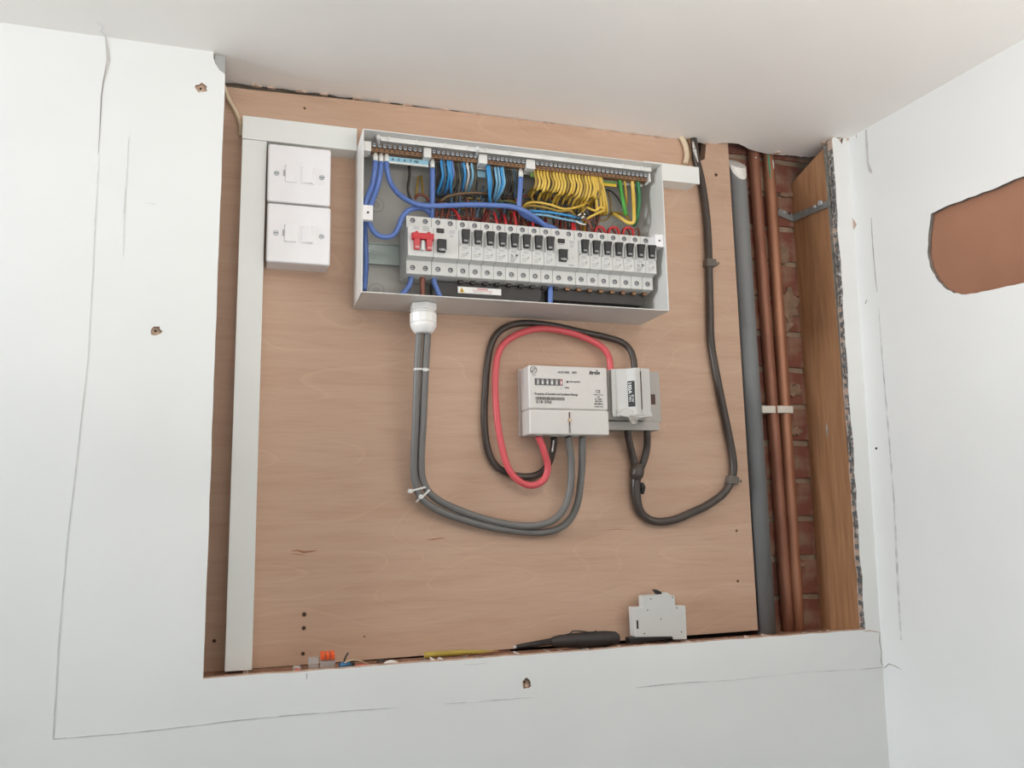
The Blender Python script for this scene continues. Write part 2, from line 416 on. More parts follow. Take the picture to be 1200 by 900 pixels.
rline([(1015, 152), (1016, 170), (1017, 190), (1020, 200), (1022, 203)], [3, 4, 3.4, 5, 1], FILLER, 'filler_streak')
rline([(1021, 255), (1023, 290), (1026, 325), (1028, 342)], [.6, 1.2, 1.2, .5], PENCILD, 'pencil_line')
rline([(1030, 360), (1034, 420), (1041, 500), (1048, 590), (1052, 680), (1056, 750)], [.8, 2, 2.4, 2.6, 4, 2], PENCIL, 'pencil_line')
rline([(1036, 783), (1042, 778), (1050, 781), (1057, 785)], [1.2, 1.5, 1, .4], PENCILD)
rline([(1014, 356), (1016, 351)], [2, 1], PENCILD, 'chip'); rline([(1026, 526), (1028, 525)], [3, 3], HOLE, 'chip')
rline([(1003, 155), (1004, 162)], [1, .6], PENCILD, 'chip')
c = [(.001, FY(997, 252)[1]), (.001, FY(998, 272)[1]), (.011, FY(998, 264)[1])]
obj('chip', MB().prism([at_rw(998.5, 254), at_rw(999.5, 271), at_rw(1004, 263)], rmap, 0.0, -.0006, TORN), rw, label='small triangular chip beside the corner')

# brick wall behind, brick by brick
BY = .036
bw = struct('wall_back', MB().box(-.35, 1.0, BY+.0025, BY+.05, -1.0, .30, MORTAR))
zj = at(930, 605, BY).z; pit = .0628
me_cache = {}
for r in range(-3, 14):
    z0 = zj+(r-0)*pit; off = .105*(r % 2)
    for c in range(3):
        x0 = .52+c*.2135-off*.9; x1 = x0+.205
        if x1 < .60: continue
        key = (r % 3, c % 2)
        if key not in me_cache:
            R = random.Random(r*7+c); h = pit-.009; L = .205
            b = MB(); nx = 5
            V = []; 
            for (yy, g) in ((0, 1), (.02, 0)):
                for i in range(nx+1):
                    for zz in (0, h):
                        V.append((L*i/nx, yy+g*R.uniform(-.0018, .0018), zz+g*R.uniform(-.0014, .0014)))
            n2 = 2*(nx+1); Fc = []
            for i in range(nx):
                a = 2*i; Fc += [(a, a+2, a+3, a+1), (n2+a, n2+a+1, n2+a+3, n2+a+2), (a, n2+a, n2+a+2, a+2), (a+1, a+3, n2+a+3, n2+a+1)]
            Fc += [(0, 1, n2+1, n2), (n2-2, 2*n2-2, 2*n2-1, n2-1)]
            b.add(V, Fc, BRICK if R.random() < .6 else BRICK2)
            o = obj('brick', b, bw, bevel=.0015); me_cache[key] = o
        else:
            o = me_cache[key].copy(); COL.objects.link(o)
        o.location = (x0, BY-.001, z0)
# mortar smears
for k, (u0, v0, ru, rv) in enumerate([(926, 357, 12, 20), (918, 300, 9, 10), (930, 458, 10, 9), (924, 228, 12, 3), (936, 662, 9, 5), (922, 383, 9, 7), (932, 505, 8, 6)]):
    R = random.Random(k+40)
    pts = [at(u0+ru*R.uniform(.55, 1.2)*math.cos(a), v0+rv*R.uniform(.55, 1.2)*math.sin(a), BY-.003) for a in [i*math.pi/9 for i in range(18)]]
    obj('mortar_smear', MB().prism([(p.x, p.z) for p in pts], 'y', BY-.0045, BY+.006, mat('old mortar', (140, 114, 94), .95, noise=.25, scale=60, bump=.9)), bw, bevel=.002)

# timber stud and its torn bead
b = MB(); prof = [(-.0621, -.76), (-.0621, .078), (-.030, .070), (.012, .058), (.0345, .050), (.0345, -.76)]
b.prism(prof, lambda u, v, d: (d+(v)*.006, u, v), .7715, .815, TIMBER)
stud = struct('trim_1', b)
kn = at(969, 557, -.02)
b = MB().add([], [], TIMBER)
b.prism([(-.018, -.392), (-.016, -.380), (-.0135, -.392), (-.016, -.405)], lambda u, v, d: (.7715+v*.006-d, u, v), 0, .0006, PENCILD); obj('knot', b, stud, label='small dark split in the timber')
# perforated bead at right reveal
z0, z1 = -.700, .070; bd = MB(); nS = 46
def ex(z): return .7652+(z+.703)/(ZC-.004+.703)*(.777-.7652)
for i in range(nS):
    a = z0+(z1-z0)*i/nS; c_ = z0+(z1-z0)*(i+1)/nS; mdl = a+(c_-a)*.42
    R = random.Random(i)
    bd.box(ex(a)-.0018-R.uniform(0, .001), ex(a)+.004, YW+.0002, YW+.0085, a, mdl, BEAD)
    bd.box(ex(a)-.0012, ex(a)+.004, YW+.0005, YW+.0030, mdl, c_, BEAD)
    bd.box(ex(a)-.0005, ex(a)+.004, YW+.0062, YW+.0085, mdl, c_, BEAD)
struct('trim_2', bd)
struct('trim_3', MB().box(.769, .80, YW+.0126, -.0622, -.76, .08, PLBRD))
# plaster lump at right top corner
b = MB(); R = random.Random(2)
for (u, v, Y, r) in [(969, 171, -.03, .010), (972, 179, -.045, .008), (967, 186, -.035, .007), (974, 190, -.06, .006), (966, 164, -.055, .007), (993, 163, -.075, .003), (984, 164, -.074, .003)]:
    p = at(u, v, Y)
    for ring in range(1):
        vs = []; fs = []
        for i in range(5):
            th = math.pi*i/4
            for k in range(8):
                rr = r*R.uniform(.8, 1.15); vs.append((p.x+rr*math.sin(th)*math.cos(k*math.pi/4)*.7, p.y+rr*math.sin(th)*math.sin(k*math.pi/4), p.z+rr*math.cos(th)*1.1))
        for i in range(4):
            for k in range(8): fs.append((i*8+k, i*8+(k+1) % 8, (i+1)*8+(k+1) % 8, (i+1)*8+k))
        b.add(vs, fs, TORN)
obj('plaster_flake', b, ceil, label='crumbly torn plaster at the top right corner')
# left reveal timber and ledge under the opening
struct('trim_4', MB().box(-.30, XL-.004, YW+.0126, -.0005, -1.0, ZC-.0005, mat('dark reveal timber', (112, 92, 78), .8, noise=.2, scale=30)))
lp = [(YW+.0126, -.76), (YW+.0126, -.7095), (-.055, -.7092), (-.03, -.7105), (-.0005, -.7110), (-.0005, -.76)]
led = struct('trim_5', MB().prism(lp, 'x', XL-.004, .768, SOFT))
struct('trim_6', MB().prism([(.0005, -.76), (.0005, -.7125), (.034, -.7135), (.034, -.76)], 'x', .6265, .768, SOFT))
# painted, crumbly top edge of wall under the opening
R = random.Random(5); b = MB()
for i in range(90):
    x = R.uniform(-.16, .74); s = R.uniform(.0006, .0018)
    b.box(x, x+s*R.uniform(1, 2.5), *sorted((-.06+R.uniform(0, .05), -.058+R.uniform(-.003, .003))), -.7106, -.7098+s, R.choice([TORN, SOFT, PLBRD, PAINTW, TORN]))
o = obj('debris', b); tag(o, 'plaster crumbs and dust scattered along the ledge under the opening', 'debris', kind='stuff')

# ================================================================== PLYWOOD BOARD
pb = thing('plywood_board', 'large pinkish plywood backing board carrying the electrical gear', 'board', (.2, .009, -.7))
obj('panel', MB().prism([(-.30, -.712), (.6265, -.7045), (.6262, .10), (.586, .10), (.580, .062), (.566, .055), (.56, .10), (.54, .10), (.52, .0910), (.2, .0905), (.02, .088), (-.15, .083), (-.30, .083)], 'y', 0, .018, PLY), pb)
for (u, v, r) in [(356.5, 720, .0032), (356, 736, .003), (355, 766, .0028), (839, 205, .003), (863, 622, .002), (864.5, 681, .0022), (357, 127, .0018), (427, 746, .0012), (251, 751, .0026)]:
    p = at(u, v, 0); b = MB().disc((p.x, .0, p.z), r, mat('rusty screw', (120, 92, 70), .5, metal=.4, noise=.2, scale=300), 12, d=.0006)
    b.disc((p.x, -.0006, p.z), r*.55, HOLE, 8, d=.0002); obj('screw', b, pb, label='dark rusty screw head')
for P, W in [([(341, 646), (348, 645), (356, 647), (366, 646), (372, 645)], [.4, 1.6, 2.6, 1.6, .3]), ([(340, 649), (350, 649.5), (358, 651)], [.3, 1, .3]), ([(500, 633), (508, 632), (516, 631), (522, 631)], [.3, 1.5, 1.2, .3]), ([(700, 622), (725, 620), (740, 621)], [.2, .5, .2])]:
    q = [at(a, b_, 0) for a, b_ in P]
    obj('knot', MB().ribbon([(t.x, t.z) for t in q], [k*.0012 for k in W], mat('knot brown', (156, 108, 82), .7), lambda u, v, e: (u, e, v), .0003), pb, label='short reddish brown flaw in the veneer')
# dark sheet behind the whole plywood board
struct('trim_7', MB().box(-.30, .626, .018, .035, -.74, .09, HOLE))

# ================================================================== TRUNKING
ti = thing('cable_trunking', 'white horizontal trunking between the left corner and the metal enclosure', 'trunking', (-.07, 0, .012))
obj('lid', MB().box(-.1565, -.0005, -.0312, -.0285, -.0050, .0285, TRUNK), ti, bevel=.0008)
obj('base', MB().box(-.1560, -.0005, -.0288, -.0002, -.0045, .0280, TRUNK), ti)
ti = thing('cable_trunking', 'white vertical trunking strip down the left side of the plywood', 'trunking', (-.14, 0, -.7))
obj('lid', MB().box(-.1560, -.1235, -.0306, -.0285, -.7075, -.0056, TRUNK), ti, bevel=.0008)
obj('base', MB().box(-.1555, -.1240, -.0288, -.0002, -.7070, -.0060, TRUNK), ti)
ti = thing('cable_trunking', 'short stub of white trunking right of the metal enclosure', 'trunking', (.5, 0, .012))
obj('lid', MB().box(.4512, .5495, -.0312, -.0285, .0020, .0312, TRUNK), ti, bevel=.0008)
obj('base', MB().box(.4512, .5440, -.0288, -.0002, .0026, .0306, TRUNK), ti)

# ================================================================== SWITCHED SPURS
def spur(cx, cz, lab, tilt):
    t = thing('fused_spur', lab, 'switch', (cx, 0, cz), 'white switched fused spurs')
    obj('back_box', MB().box(cx-.0410, cx+.0412, -.0335, -.0002, cz-.0405, cz+.0405, SWITCH), t, bevel=.002)
    obj('faceplate', MB().box(cx-.0422, cx+.0422, -.0405, -.0336, cz-.0414, cz+.0412, SWITCH), t, bevel=.0028, seg=3)
    # fuse carrier and rocker share a centre line
    f = MB().box(cx-.0190, cx-.0030, -.0424, -.0404, cz-.0125, cz+.0125, SWITCH)
    fu = obj('fuse_drawer', f, t, bevel=.0012)
    obj('pull_tab', MB().box(cx-.0214, cx-.0192, -.0416, -.0403, cz-.0042, cz+.0042, mat('tab grey', (170, 168, 168), .5)), fu)
    obj('rocker_frame', MB().box(cx+.0015, cx+.0200, -.0412, -.0403, cz-.0130, cz+.0130, SWITCH), t, bevel=.0006)
    x0, x1 = cx+.0035, cx+.0185
    r = MB().hexa([(x0, -.0410, cz-.0118), (x1, -.0410, cz-.0118), (x1, -.0410, cz+.0118), (x0, -.0410, cz+.0118),
                   (x0, -.0420, cz-.0118), (x1-.0005, -.0455, cz-.0118), (x1-.0015-.0015*(1-tilt), -.0455, cz+.0118), (x0, -.0420, cz+.0118)], SWITCH)
    obj('rocker', r, t, bevel=.0007)
    for sx in (-1, 1):
        b = MB().disc((cx+sx*.0302, -.0403, cz-.001), .0036, mat('screw seat', (150, 148, 146), .5), 16, d=.0004)
        b.disc((cx+sx*.0302, -.0406, cz-.001), .0028, STEEL, 14, d=.0006)
        b.box(cx+sx*.0302-.0022, cx+sx*.0302+.0022, -.0414, -.0411, cz-.0015, cz-.0005, DKRING)
        obj('screw', b, t)
    return t
spur(-.0795, -.0535, 'white switched fused spur directly under the horizontal trunking', 1)
spur(-.0785, -.1385, 'white switched fused spur mounted below the other one', 0)

# ================================================================== METAL ENCLOSURE
W, H, D = .45, .229, .093; T = .0016
en = thing('enclosure', 'open grey-white metal consumer unit enclosure without its cover', 'enclosure', (W/2, 0, -H))
b = MB()
b.box(0, W, -.0018, -.0002, -H, 0, ENAMSHADE)
sh = obj('back_plate', b, en)
def rim(name, x0, x1, z0, z1):
    obj(name, MB().box(x0, x1, -D, -.0019, z0, z1, ENAM), en, bevel=.0006)
rim('side_panel', 0, T, -H, 0); rim('side_panel', W-T, W, -H, 0)
rim('top_panel', T+.0001, W-T-.0001, -T, 0); rim('bottom_panel', T+.0001, W-T-.0001, -H, -H+T)
for (u, v, r) in [(441, 240, .012), (441, 341, .012), (725, 266, .012)]:
    p = at(u, v, -.002); b = MB().disc((p.x, -.0018, p.z), r, KNOCK, 20, d=.0004); b.disc((p.x, -.0022, p.z), r*.78, ENAMSHADE, 20, d=.0005); b.disc((p.x, -.0026, p.z), r*.5, KNOCK, 16, d=.0003)
    obj('knockout', b, en)
for x in (.055, .165, .235, .30, .385, .42):
    for sg, y in ((1, -.035),):
        b = MB(); P = [(x+.012*math.cos(a), y+.012*math.sin(a)) for a in [math.radians(q) for q in range(-160 if x < .3 else -80, -100 if x < .3 else -10, 12)]]
        b.ribbon(P, .0007, SWITCH, lambda u, v, e: (u, v, -H-.0002+e), .0004); obj('knockout_edge', b, en, label='curved knockout edge under the enclosure')
for (x0, x1, z0, z1, s) in [(.0018, .0150, -.1270, -.1065, 0), (.4350, .4482, -.1300, -.1110, 0)]:
    b = MB().box(x0, x1, -.088, -.080, z0, z1, SWITCH); b.box(x0, x0+.0008 if x0 < .1 else x1, -.080, -.060, z0, z1, SWITCH)
    xm = (x0+x1)/2; b.disc((xm, -.088, (z0+z1)/2), .0016, HOLE, 10, d=.0003)
    obj('cover_fixing_tab', b, en, bevel=.0008, label='white tab with a screw hole for fixing the cover')
# din rail
b = MB().box(.004, .446, -.0100, -.0085, -.1640, -.1330, RAIL)
b.box(.004, .446, -.0125, -.0100, -.1345, -.1330, RAIL); b.box(.004, .446, -.0125, -.0100, -.1640, -.1625, RAIL); b.box(.02, .43, -.0085, -.0018, -.155, -.142, RAIL)
dr = obj('mounting_rail', b, en)
p = at(430, 293, -.01); b = MB().disc((p.x, -.0100, p.z), .0042, STEEL, 14, d=.0018); b.box(p.x-.003, p.x+.003, -.0122, -.0117, p.z-.0006, p.z+.0006, DKRING); b.box(p.x-.0006, p.x+.0006, -.0122, -.0117, p.z-.003, p.z+.003, DKRING)
obj('screw', b, dr)

# terminal carrier + bars
tc_ = thing('terminal_carrier', 'long white plastic carrier along the top of the open enclosure', 'carrier', (.23, -.03, -.005))
def czz(x): return 0
b = MB().box(.026, .438, -.0700, -.0440, -.0042, -.0020, CARR)
b.box(.026, .438, -.0480, -.0440, -.0200, -.0043, CARR); b.box(.026, .438, -.0790, -.0700, -.0042, -.0020, CARR); b.box(.026, .438, -.0800, -.0788, -.0088, -.0020, CARR)
obj('rail', b, tc_, bevel=.0004)
for x in (.036, .075, .115, .147, .176, .21, .262, .30, .345, .389, .42):
    obj('rib', MB().box(x, x+.0022, -.0815, -.0801, -.0090, -.0018, CARR), tc_)
for x0, x1 in ((.0040, .0145), (.0880, .0990), (.1685, .1810), (.2405, .2540), (.4380, .4405)):
    b = MB().box(x0, x1, -.0715, -.0560, -.0215, -.0073, CARR); b.box(x0+.001, x1-.001, -.0560, -.0440, -.0190, -.0073, CARR)
    obj('bar_holder', b, tc_, bevel=.0008)
for x in (.022, .163):
    b = MB().lathe((x, -.084, -.0040), (x+.003, -.068, -.0095), [(0, .0022), (.1, .0034), (.25, .0034), (.4, .0024), (1, .0022)], CARR, 12); obj('lug', b, tc_)
def termbar(x0, x1, n, lab, cnt):
    t = thing('terminal_bar', lab, 'terminal bar', ((x0+x1)/2, -.056, -.015), 'brass terminal bars')
    obj('bar', MB().box(x0, x1, -.0660, -.0540, -.0188, -.0073, BRASS), t, bevel=.0005)
    pit_ = (x1-x0)/n
    proto = None
    for i in range(n):
        x = x0+pit_*(i+.5)
        if proto is None:
            b = MB().box(x-.0026, x+.0026, -.0668, -.0655, -.0138, -.0080, DKRING); b.cyl((x, -.0660, -.0108), (x, -.0692, -.0108), .0026, STEEL, 12)
            b.box(x-.0019, x+.0019, -.0695, -.0691, -.0113, -.0104, DKRING)
            proto = obj('screw', b, t); xx = x
        else:
            o = proto.copy(); COL.objects.link(o); o.parent = t; o.location = (x-xx, 0, 0)
    b = MB()
    for i in range(n):
        x = x0+pit_*(i+.5); b.disc((x, -.0660, -.0166), .0011, HOLE, 8, d=.0001)
    obj('wire_holes', b, t)
    return t
termbar(.0155, .0870, 10, 'leftmost brass neutral terminal bar, fed by three thick blue cables', 10)
termbar(.1000, .1675, 10, 'brass neutral terminal bar above bright blue wires, second from left', 10)
termbar(.1820, .2395, 9, 'brass neutral terminal bar just left of the yellow wires', 9)
termbar(.2550, .4370, 26, 'long brass earth terminal bar above the yellow wires', 26)
b = MB()
def stripf(x, z, Y=-.0460): return lambda u, v: (x+u, Y, z+v)
s1 = thing('marker_strip', 'pale blue numbered strip under the leftmost terminal bar', 'label strip', (.06, -.044, -.025))
obj('strip', MB().box(.0370, .0970, -.0600, -.0585, -.0285, -.0212, PALEB), s1)
obj('edge', MB().box(.0370, .0970, -.0605, -.0580, -.0310, -.0286, CARR), s1)
b = MB()
for i, ch in enumerate(['4', '5', '6', '7', 'N1']): b.text(ch, .0052, PRN, stripf(.046+i*.0085, -.0268, -.0603), .03)
obj('lettering', b, s1)
s2 = tag(obj('marker_strip', MB().box(.1640, .1860, -.0440, -.0425, -.0310, -.0215, PALEB)), 'pale blue strip between the two right-hand neutral bars', 'label strip')
s3 = thing('marker_strip', 'green and yellow strip under the long earth bar', 'label strip', (.36, -.042, -.025))
obj('strip', MB().box(.3500, .3880, -.0600, -.0585, -.0262, -.0225, GRNST), s3); obj('edge', MB().box(.3500, .3880, -.0600, -.0585, -.0305, -.0263, YEL), s3)
obj('spare_terminals', MB().box(.250, .2600, -.0600, -.0585, -.0290, -.0225, GRNST), s3)

# ================================================================== DIN DEVICES
X0 = .0640; MP = .01786; ZT, ZBt = -.1072, -.1912; NT, NB = -.1262, -.1705
YS, YN = -.0660, -.0800
def body_prof(): return [(-.0125, ZT+.002), (YS+.002, ZT), (YS, ZT-.001), (YS-.0005, NT), (YN, NT-.0012), (YN, NB+.001), (YS-.001, NB-.0012), (YS, NB-.0016), (YS, ZBt+.001), (YS+.001, ZBt), (-.0450, ZBt-.0015), (-.0400, ZBt), (-.0125, ZBt+.002)]
def screw_obj(x, z, t, n='terminal_screw'):
    b = MB().disc((x, YS+.0002, z), .0036, DKRING, 14, d=.0008)
    b.disc((x-.0005, YS-.0003, z-.0006), .0025, TSTEEL, 12, d=.0012); b.box(x-.0020, x+.0014, YS-.0019, YS-.0014, z-.0008, z, DKRING)
    return obj(n, b, t)
ftop = lambda x, z, Y=YN: (lambda u, v: (x+u, Y-.0003, z+v))
def greylines(b, x, z, n, wd, step=.0017, m=PRG, seed=0, Y=YN, h=.0005):
    R = random.Random(seed)
    for i in range(n):
        l = wd*R.uniform(.55, 1); b.box(x, x+l, Y-.00025, Y-.0001, z-i*step-h, z-i*step, m)
def mcb_parts(t, x):
    w_ = MP-.0004
    obj('body', MB().prism(body_prof(), 'x', x+.0002, x+.0002+w_, BRK), t, bevel=.0004)
    # toggle guard ribs
    g = MB(); g.box(x+.0016, x+.0030, YN-.0045, YN+.0002, -.1500, -.1300, BRK); g.box(x+.0148, x+.0162, YN-.0045, YN+.0002, -.1500, -.1300, BRK)
    obj('toggle_guard', g, t, bevel=.0006)
    xm = x+w_/2
    b = MB().hexa([(xm-.0050, YN-.0010, -.1268), (xm+.0050, YN-.0010, -.1268), (xm+.0037, YN-.0010, -.1470), (xm-.0037, YN-.0010, -.1470),
                   (xm-.0056, YN-.0105, -.1290), (xm+.0056, YN-.0105, -.1290), (xm+.0037, YN-.0045, -.1470), (xm-.0037, YN-.0045, -.1470)], BLK)
    tg = obj('toggle', b, t, bevel=.0005)
    def onf(u, v):
        q = (v+.1445+.1470-.1445)  # height above toggle foot
        z = -.1452+v; k = (z+.1470)/(.0180); return (xm+u, YN-.0045-.0060*k-.0003, z)
    obj('lettering', MB().text('ON', .0034, PRW, onf, .01), tg)
    screw_obj(xm, -.1145, t); screw_obj(xm, -.1823, t)
    b = MB(); b.disc((x+.0122, YN, -.1600), .0009, PRN, 8, d=.0002)
    b.box(xm-.0040, xm+.0034, YN-.00022, YN-.0001, -.1545, -.1512, mat('pale logo', (186, 186, 188), .5))
    greylines(b, x+.0028, -.1568, 1, .006, seed=1); greylines(b, x+.0028, -.1612, 3, .010, .0022, seed=2)
    obj('printing', b, t)
def mk(name, lab, cat, x, group=None): return thing(name, lab, cat, (x, 0, -.15), group)
# main switch
t = mk('main_switch', 'white main switch with a double red toggle at the left end of the row', 'switch', X0)
obj('body', MB().prism(body_prof(), 'x', X0+.0002, X0+2*MP-.0002, BRK), t, bevel=.0005)
b = MB()
RX0, RX1 = X0+.0045, X0+.0355; 
b.hexa([(RX0, YN-.001, -.1382), (RX1, YN-.001, -.1382), (RX1, YN-.001, -.1482), (RX0, YN-.001, -.1482), (RX0+.0005, YN-.0085, -.1392), (RX1-.0005, YN-.0085, -.1392), (RX1-.001, YN-.0080, -.1472), (RX0+.001, YN-.0080, -.1472)], RED)
for xx in (X0+.0075, X0+.0245):
    b.hexa([(xx, YN-.001, -.1481), (xx+.0085, YN-.001, -.1481), (xx+.008, YN-.001, -.1617), (xx+.0005, YN-.001, -.1617), (xx, YN-.0080, -.1472), (xx+.0085, YN-.0080, -.1472), (xx+.008, YN-.0040, -.1617), (xx+.0005, YN-.0040, -.1617)], RED)
    b.box(xx+.002, xx+.006, YN-.0050, YN-.001, -.1383, -.1357, RED)
tg = obj('toggle', b, t, bevel=.0005, label='red double toggle')
b = MB()
for xx in (X0+.0117, X0+.0287): b.text('ON', .0034, PRW, (lambda xx: lambda u, v: (xx+u, YN-.0046-.004*(v/.0136)-.0012, -.1600+v))(xx), .01)
obj('lettering', b, tg)
for xx in (X0+MP*.5, X0+MP*1.5): screw_obj(xx, -.1145, t); screw_obj(xx, -.1823, t)
b = MB(); b.box(X0+.008, X0+.016, YN-.0002, YN-.0001, -.1322, -.1275, mat('pale logo', (186, 186, 188))); greylines(b, X0+.0205, -.1270, 4, .010, .0018, seed=5, m=mat('mid grey print', (96, 96, 100)))
b.text('N', .003, PRG, lambda u, v: (X0+.0025+u, YS-.0004, -.1865+v)); b.text('L', .003, PRG, lambda u, v: (X0+.0195+u, YS-.0004, -.1865+v)); b.box(X0+.003, X0+.0042, YS-.0003, YS-.0001, -.1102, -.1092, YEL)
obj('printing', b, t)
obj('toggle_divider', MB().box(X0+.0175, X0+.0222, YN-.0060, YN+.0002, -.1622, -.1484, BRK), t, bevel=.0008)
def rcd(x, lab, right):
    t = mk('residual_current_device', lab, 'safety switch', x, 'residual current devices')
    obj('body', MB().prism(body_prof(), 'x', x+.0002, x+2*MP-.0002, BRK), t, bevel=.0005)
    xb = x+.0045; b = MB()
    b.hexa([(xb, YN-.001, -.1441), (xb+.0118, YN-.001, -.1441), (xb+.0118, YN-.001, -.1626), (xb, YN-.001, -.1626), (xb, YN-.0100, -.1461), (xb+.0118, YN-.0100, -.1461), (xb+.0110, YN-.0045, -.1626), (xb+.0008, YN-.0045, -.1626)], BLK)
    tg = obj('toggle', b, t, bevel=.0005, label='black rocker toggle')
    obj('lettering', MB().text('>ON', .0040, PRW, lambda u, v: (xb+.0059+u, YN-.0047-.0055*(v/.0165)-.0009, -.1611+v), .02), tg)
    obj('test_button', MB().box(xb-.0005, xb+.0100, YN-.0025, YN-.0001, -.1345, -.1282, BLKM), t, bevel=.0008)
    g = MB().prism([(xb+.0128, -.146), (xb+.0160, -.149), (xb+.0170, -.153), (xb+.0160, -.157), (xb+.0128, -.159)], 'y', YN-.004, YN+.0002, BRK); obj('toggle_guard', g, t, bevel=.0005)
    for xx in (x+MP*.5, x+MP*1.5): screw_obj(xx, -.1145, t); screw_obj(xx, -.1823, t)
    b = MB(); b.box(x+.0225, x+.0300, YN-.0002, YN-.0001, -.1340, -.1290, mat('pale logo', (186, 186, 188))); greylines(b, x+.023, -.1366, 2, .007, .0018, seed=3)
    if right: b.text('T', .0045, PRG, ftop(x+.0270, -.157)); greylines(b, x+.0200, -.1660, 1, .012, seed=3, m=mat('mid grey print', (96, 96, 100)), h=.0009); greylines(b, x+.005, -.1362, 1, .008, seed=2)
    obj('printing', b, t)
rcd(X0+2*MP, 'white residual current device with black toggle beside the red main switch', 0)
rcd(X0+12*MP, 'white residual current device splitting the row of breakers, near its middle', 1)
ords = ['first', 'second', 'third', 'fourth', 'fifth', 'sixth', 'seventh', 'eighth']
t = mk('circuit_breaker', 'white circuit breaker with black toggle, %s right of the left residual current device' % ords[0], 'circuit breaker', X0+4*MP, 'circuit breakers in the enclosure')
mcb_parts(t, X0+4*MP)
for i in range(1, 8):
    dup(t, (X0+(4+i)*MP, 0, -.15), 'white circuit breaker with black toggle, %s right of the left residual current device' % ords[i] if i < 7 else 'white circuit breaker touching the left side of the middle residual current device')
for i in range(7):
    dup(t, (X0+(14+i)*MP, 0, -.15), ('white circuit breaker with black toggle, %s right of the middle residual current device' % ords[i]) if i < 6 else 'white circuit breaker at the far right end of the row')
# two breakers carry denser printing
for i, lab in ((8, ''), (19, '')):
    x = X0+i*MP
    for o in [q for q in COL.objects if q.name.startswith('circuit_breaker') and abs(q.location.x-x) < .002]:
        b = MB(); dk = mat('mid grey print', (96, 96, 100)); b.text('B6', .0036, dk, ftop(x+.006, -.1602), .02); greylines(b, x+.003, -.1635, 3, .010, .0020, m=dk, seed=9); b.box(x+.011, x+.015, YN-.0003, YN-.0001, -.159, -.1565, dk)
        obj('printed_rating', b, o, label='dark printed rating')
# busbar cover and warning label
t = thing('busbar_cover', 'black plastic busbar cover under the left run of breakers', 'busbar cover', (.18, -.04, -.21), 'black busbar covers')
obj('cover', MB().box(.1040, .2660, -.0500, -.0300, -.2150, -.1945, BLKM), t, bevel=.001); obj('step', MB().box(.1040, .2600, -.0520, -.0505, -.2160, -.2100, BLKM), t)
t = thing('busbar_cover', 'black plastic busbar cover under the right run of breakers', 'busbar cover', (.36, -.04, -.21), 'black busbar covers')
obj('cover', MB().box(.2780, .4300, -.0500, -.0300, -.2110, -.1945, BLKM), t, bevel=.001); obj('step', MB().box(.2780, .4290, -.0530, -.0505, -.2120, -.2050, BLKM), t)
bb = MB()
for i in range(21):
    x = X0+(i+.5)*MP
    if i > 3: bb.box(x-.003, x+.003, -.0560, -.0480, -.1970, -.1925, BLKM if i < 13 else BRASS)
tag(obj('busbar', bb), 'copper and black busbar teeth entering the breakers from below', 'busbar')
t = thing('warning_label', 'small white warning label with yellow triangle on the black cover', 'label', (.17, -.053, -.206))
LA = .1400
obj('plate', MB().box(LA, LA+.0640, -.0535, -.0522, -.2105, -.2010, PRW), t, bevel=.0006)
b = MB().prism([(LA+.002, -.2095), (LA+.0095, -.2095), (LA+.00575, -.2022)], 'y', -.0538, -.0536, YEL, YEL); b.prism([(LA+.0050, -.2088), (LA+.0065, -.2088), (LA+.00575, -.2045)], 'y', -.0541, -.0539, PRN, PRN)
b.text('WARNING', .0032, PRR, lambda u, v: (LA+.036+u, -.0538, -.2045+v), .02); b.text('ISOLATE SUPPLY BEFORE', .0026, PRR, lambda u, v: (LA+.036+u, -.0538, -.2068+v)); b.text('REMOVING THIS COVER', .0024, PRG, lambda u, v: (LA+.036+u, -.0538, -.2092+v))
obj('lettering', b, t)

# ================================================================== WIRES IN THE ENCLOSURE
def wire(px, r, m, lab, name='wire', cat='wire', group=None, n=8, Y=None, sub=5):
    P = [at(p[0], p[1], p[2] if len(p) > 2 else Y) for p in px]
    o = obj(name, MB().tube(P, r, m, n, sub)); tag(o, lab, cat, group); return o
def ferr(u, v, Y, t=None):
    p = at(u, v, Y); return MB().lathe((p.x, p.y, p.z+.008), (p.x, p.y, p.z-.0065), [(0, .0022), (.3, .0024), (.32, .0034), (1, .0036)], CARR, 12)
def bcable(px, lab, ft=None):
    t = thing('cable', lab, 'cable', at(px[0][0], px[0][1], px[0][2]), 'thick blue cables in the enclosure')
    P = [at(*p) for p in px]; obj('sheath', MB().tube(P, .0037, CBLUE, 12, 6), t)
    if ft: obj('ferrule', ferr(*ft), t, label='pale crimped end')
bcable([(440, 189, -.060), (439, 200, -.060), (436, 217, -.055), (430, 232, -.06), (427.5, 245, -.055), (428, 275, -.03), (429, 310, -.02), (427, 340, -.03)], 'thick blue cable from leftmost bar terminal down the left wall', (440, 184, -.060))
bcable([(446.5, 190, -.060), (445.5, 203, -.060), (441.5, 221, -.055), (436, 236, -.06), (432, 250, -.062), (432.5, 260, -.062), (438, 271.5, -.062), (448, 277.5, -.062), (460, 276, -.062), (467, 266, -.062), (471.5, 254, -.062), (480, 246, -.06), (493, 243.5, -.055), (502, 248, -.05), (507, 256, -.045), (508, 264, -.04)], 'thick blue cable looping in an S into the main switch', (446.5, 185, -.060))
bcable([(453, 190, -.060), (453.5, 199, -.060), (458, 215, -.054), (468, 228, -.062), (483, 237.5, -.066), (500, 241, -.068), (525, 240.8, -.07), (550, 240, -.07), (580, 240.6, -.07), (600, 242.3, -.07), (614, 247, -.068), (627, 255, -.062), (637, 263, -.055), (643, 270, -.048), (647, 278, -.042)], 'long thick blue cable sweeping across to the middle device', (453, 185, -.060))
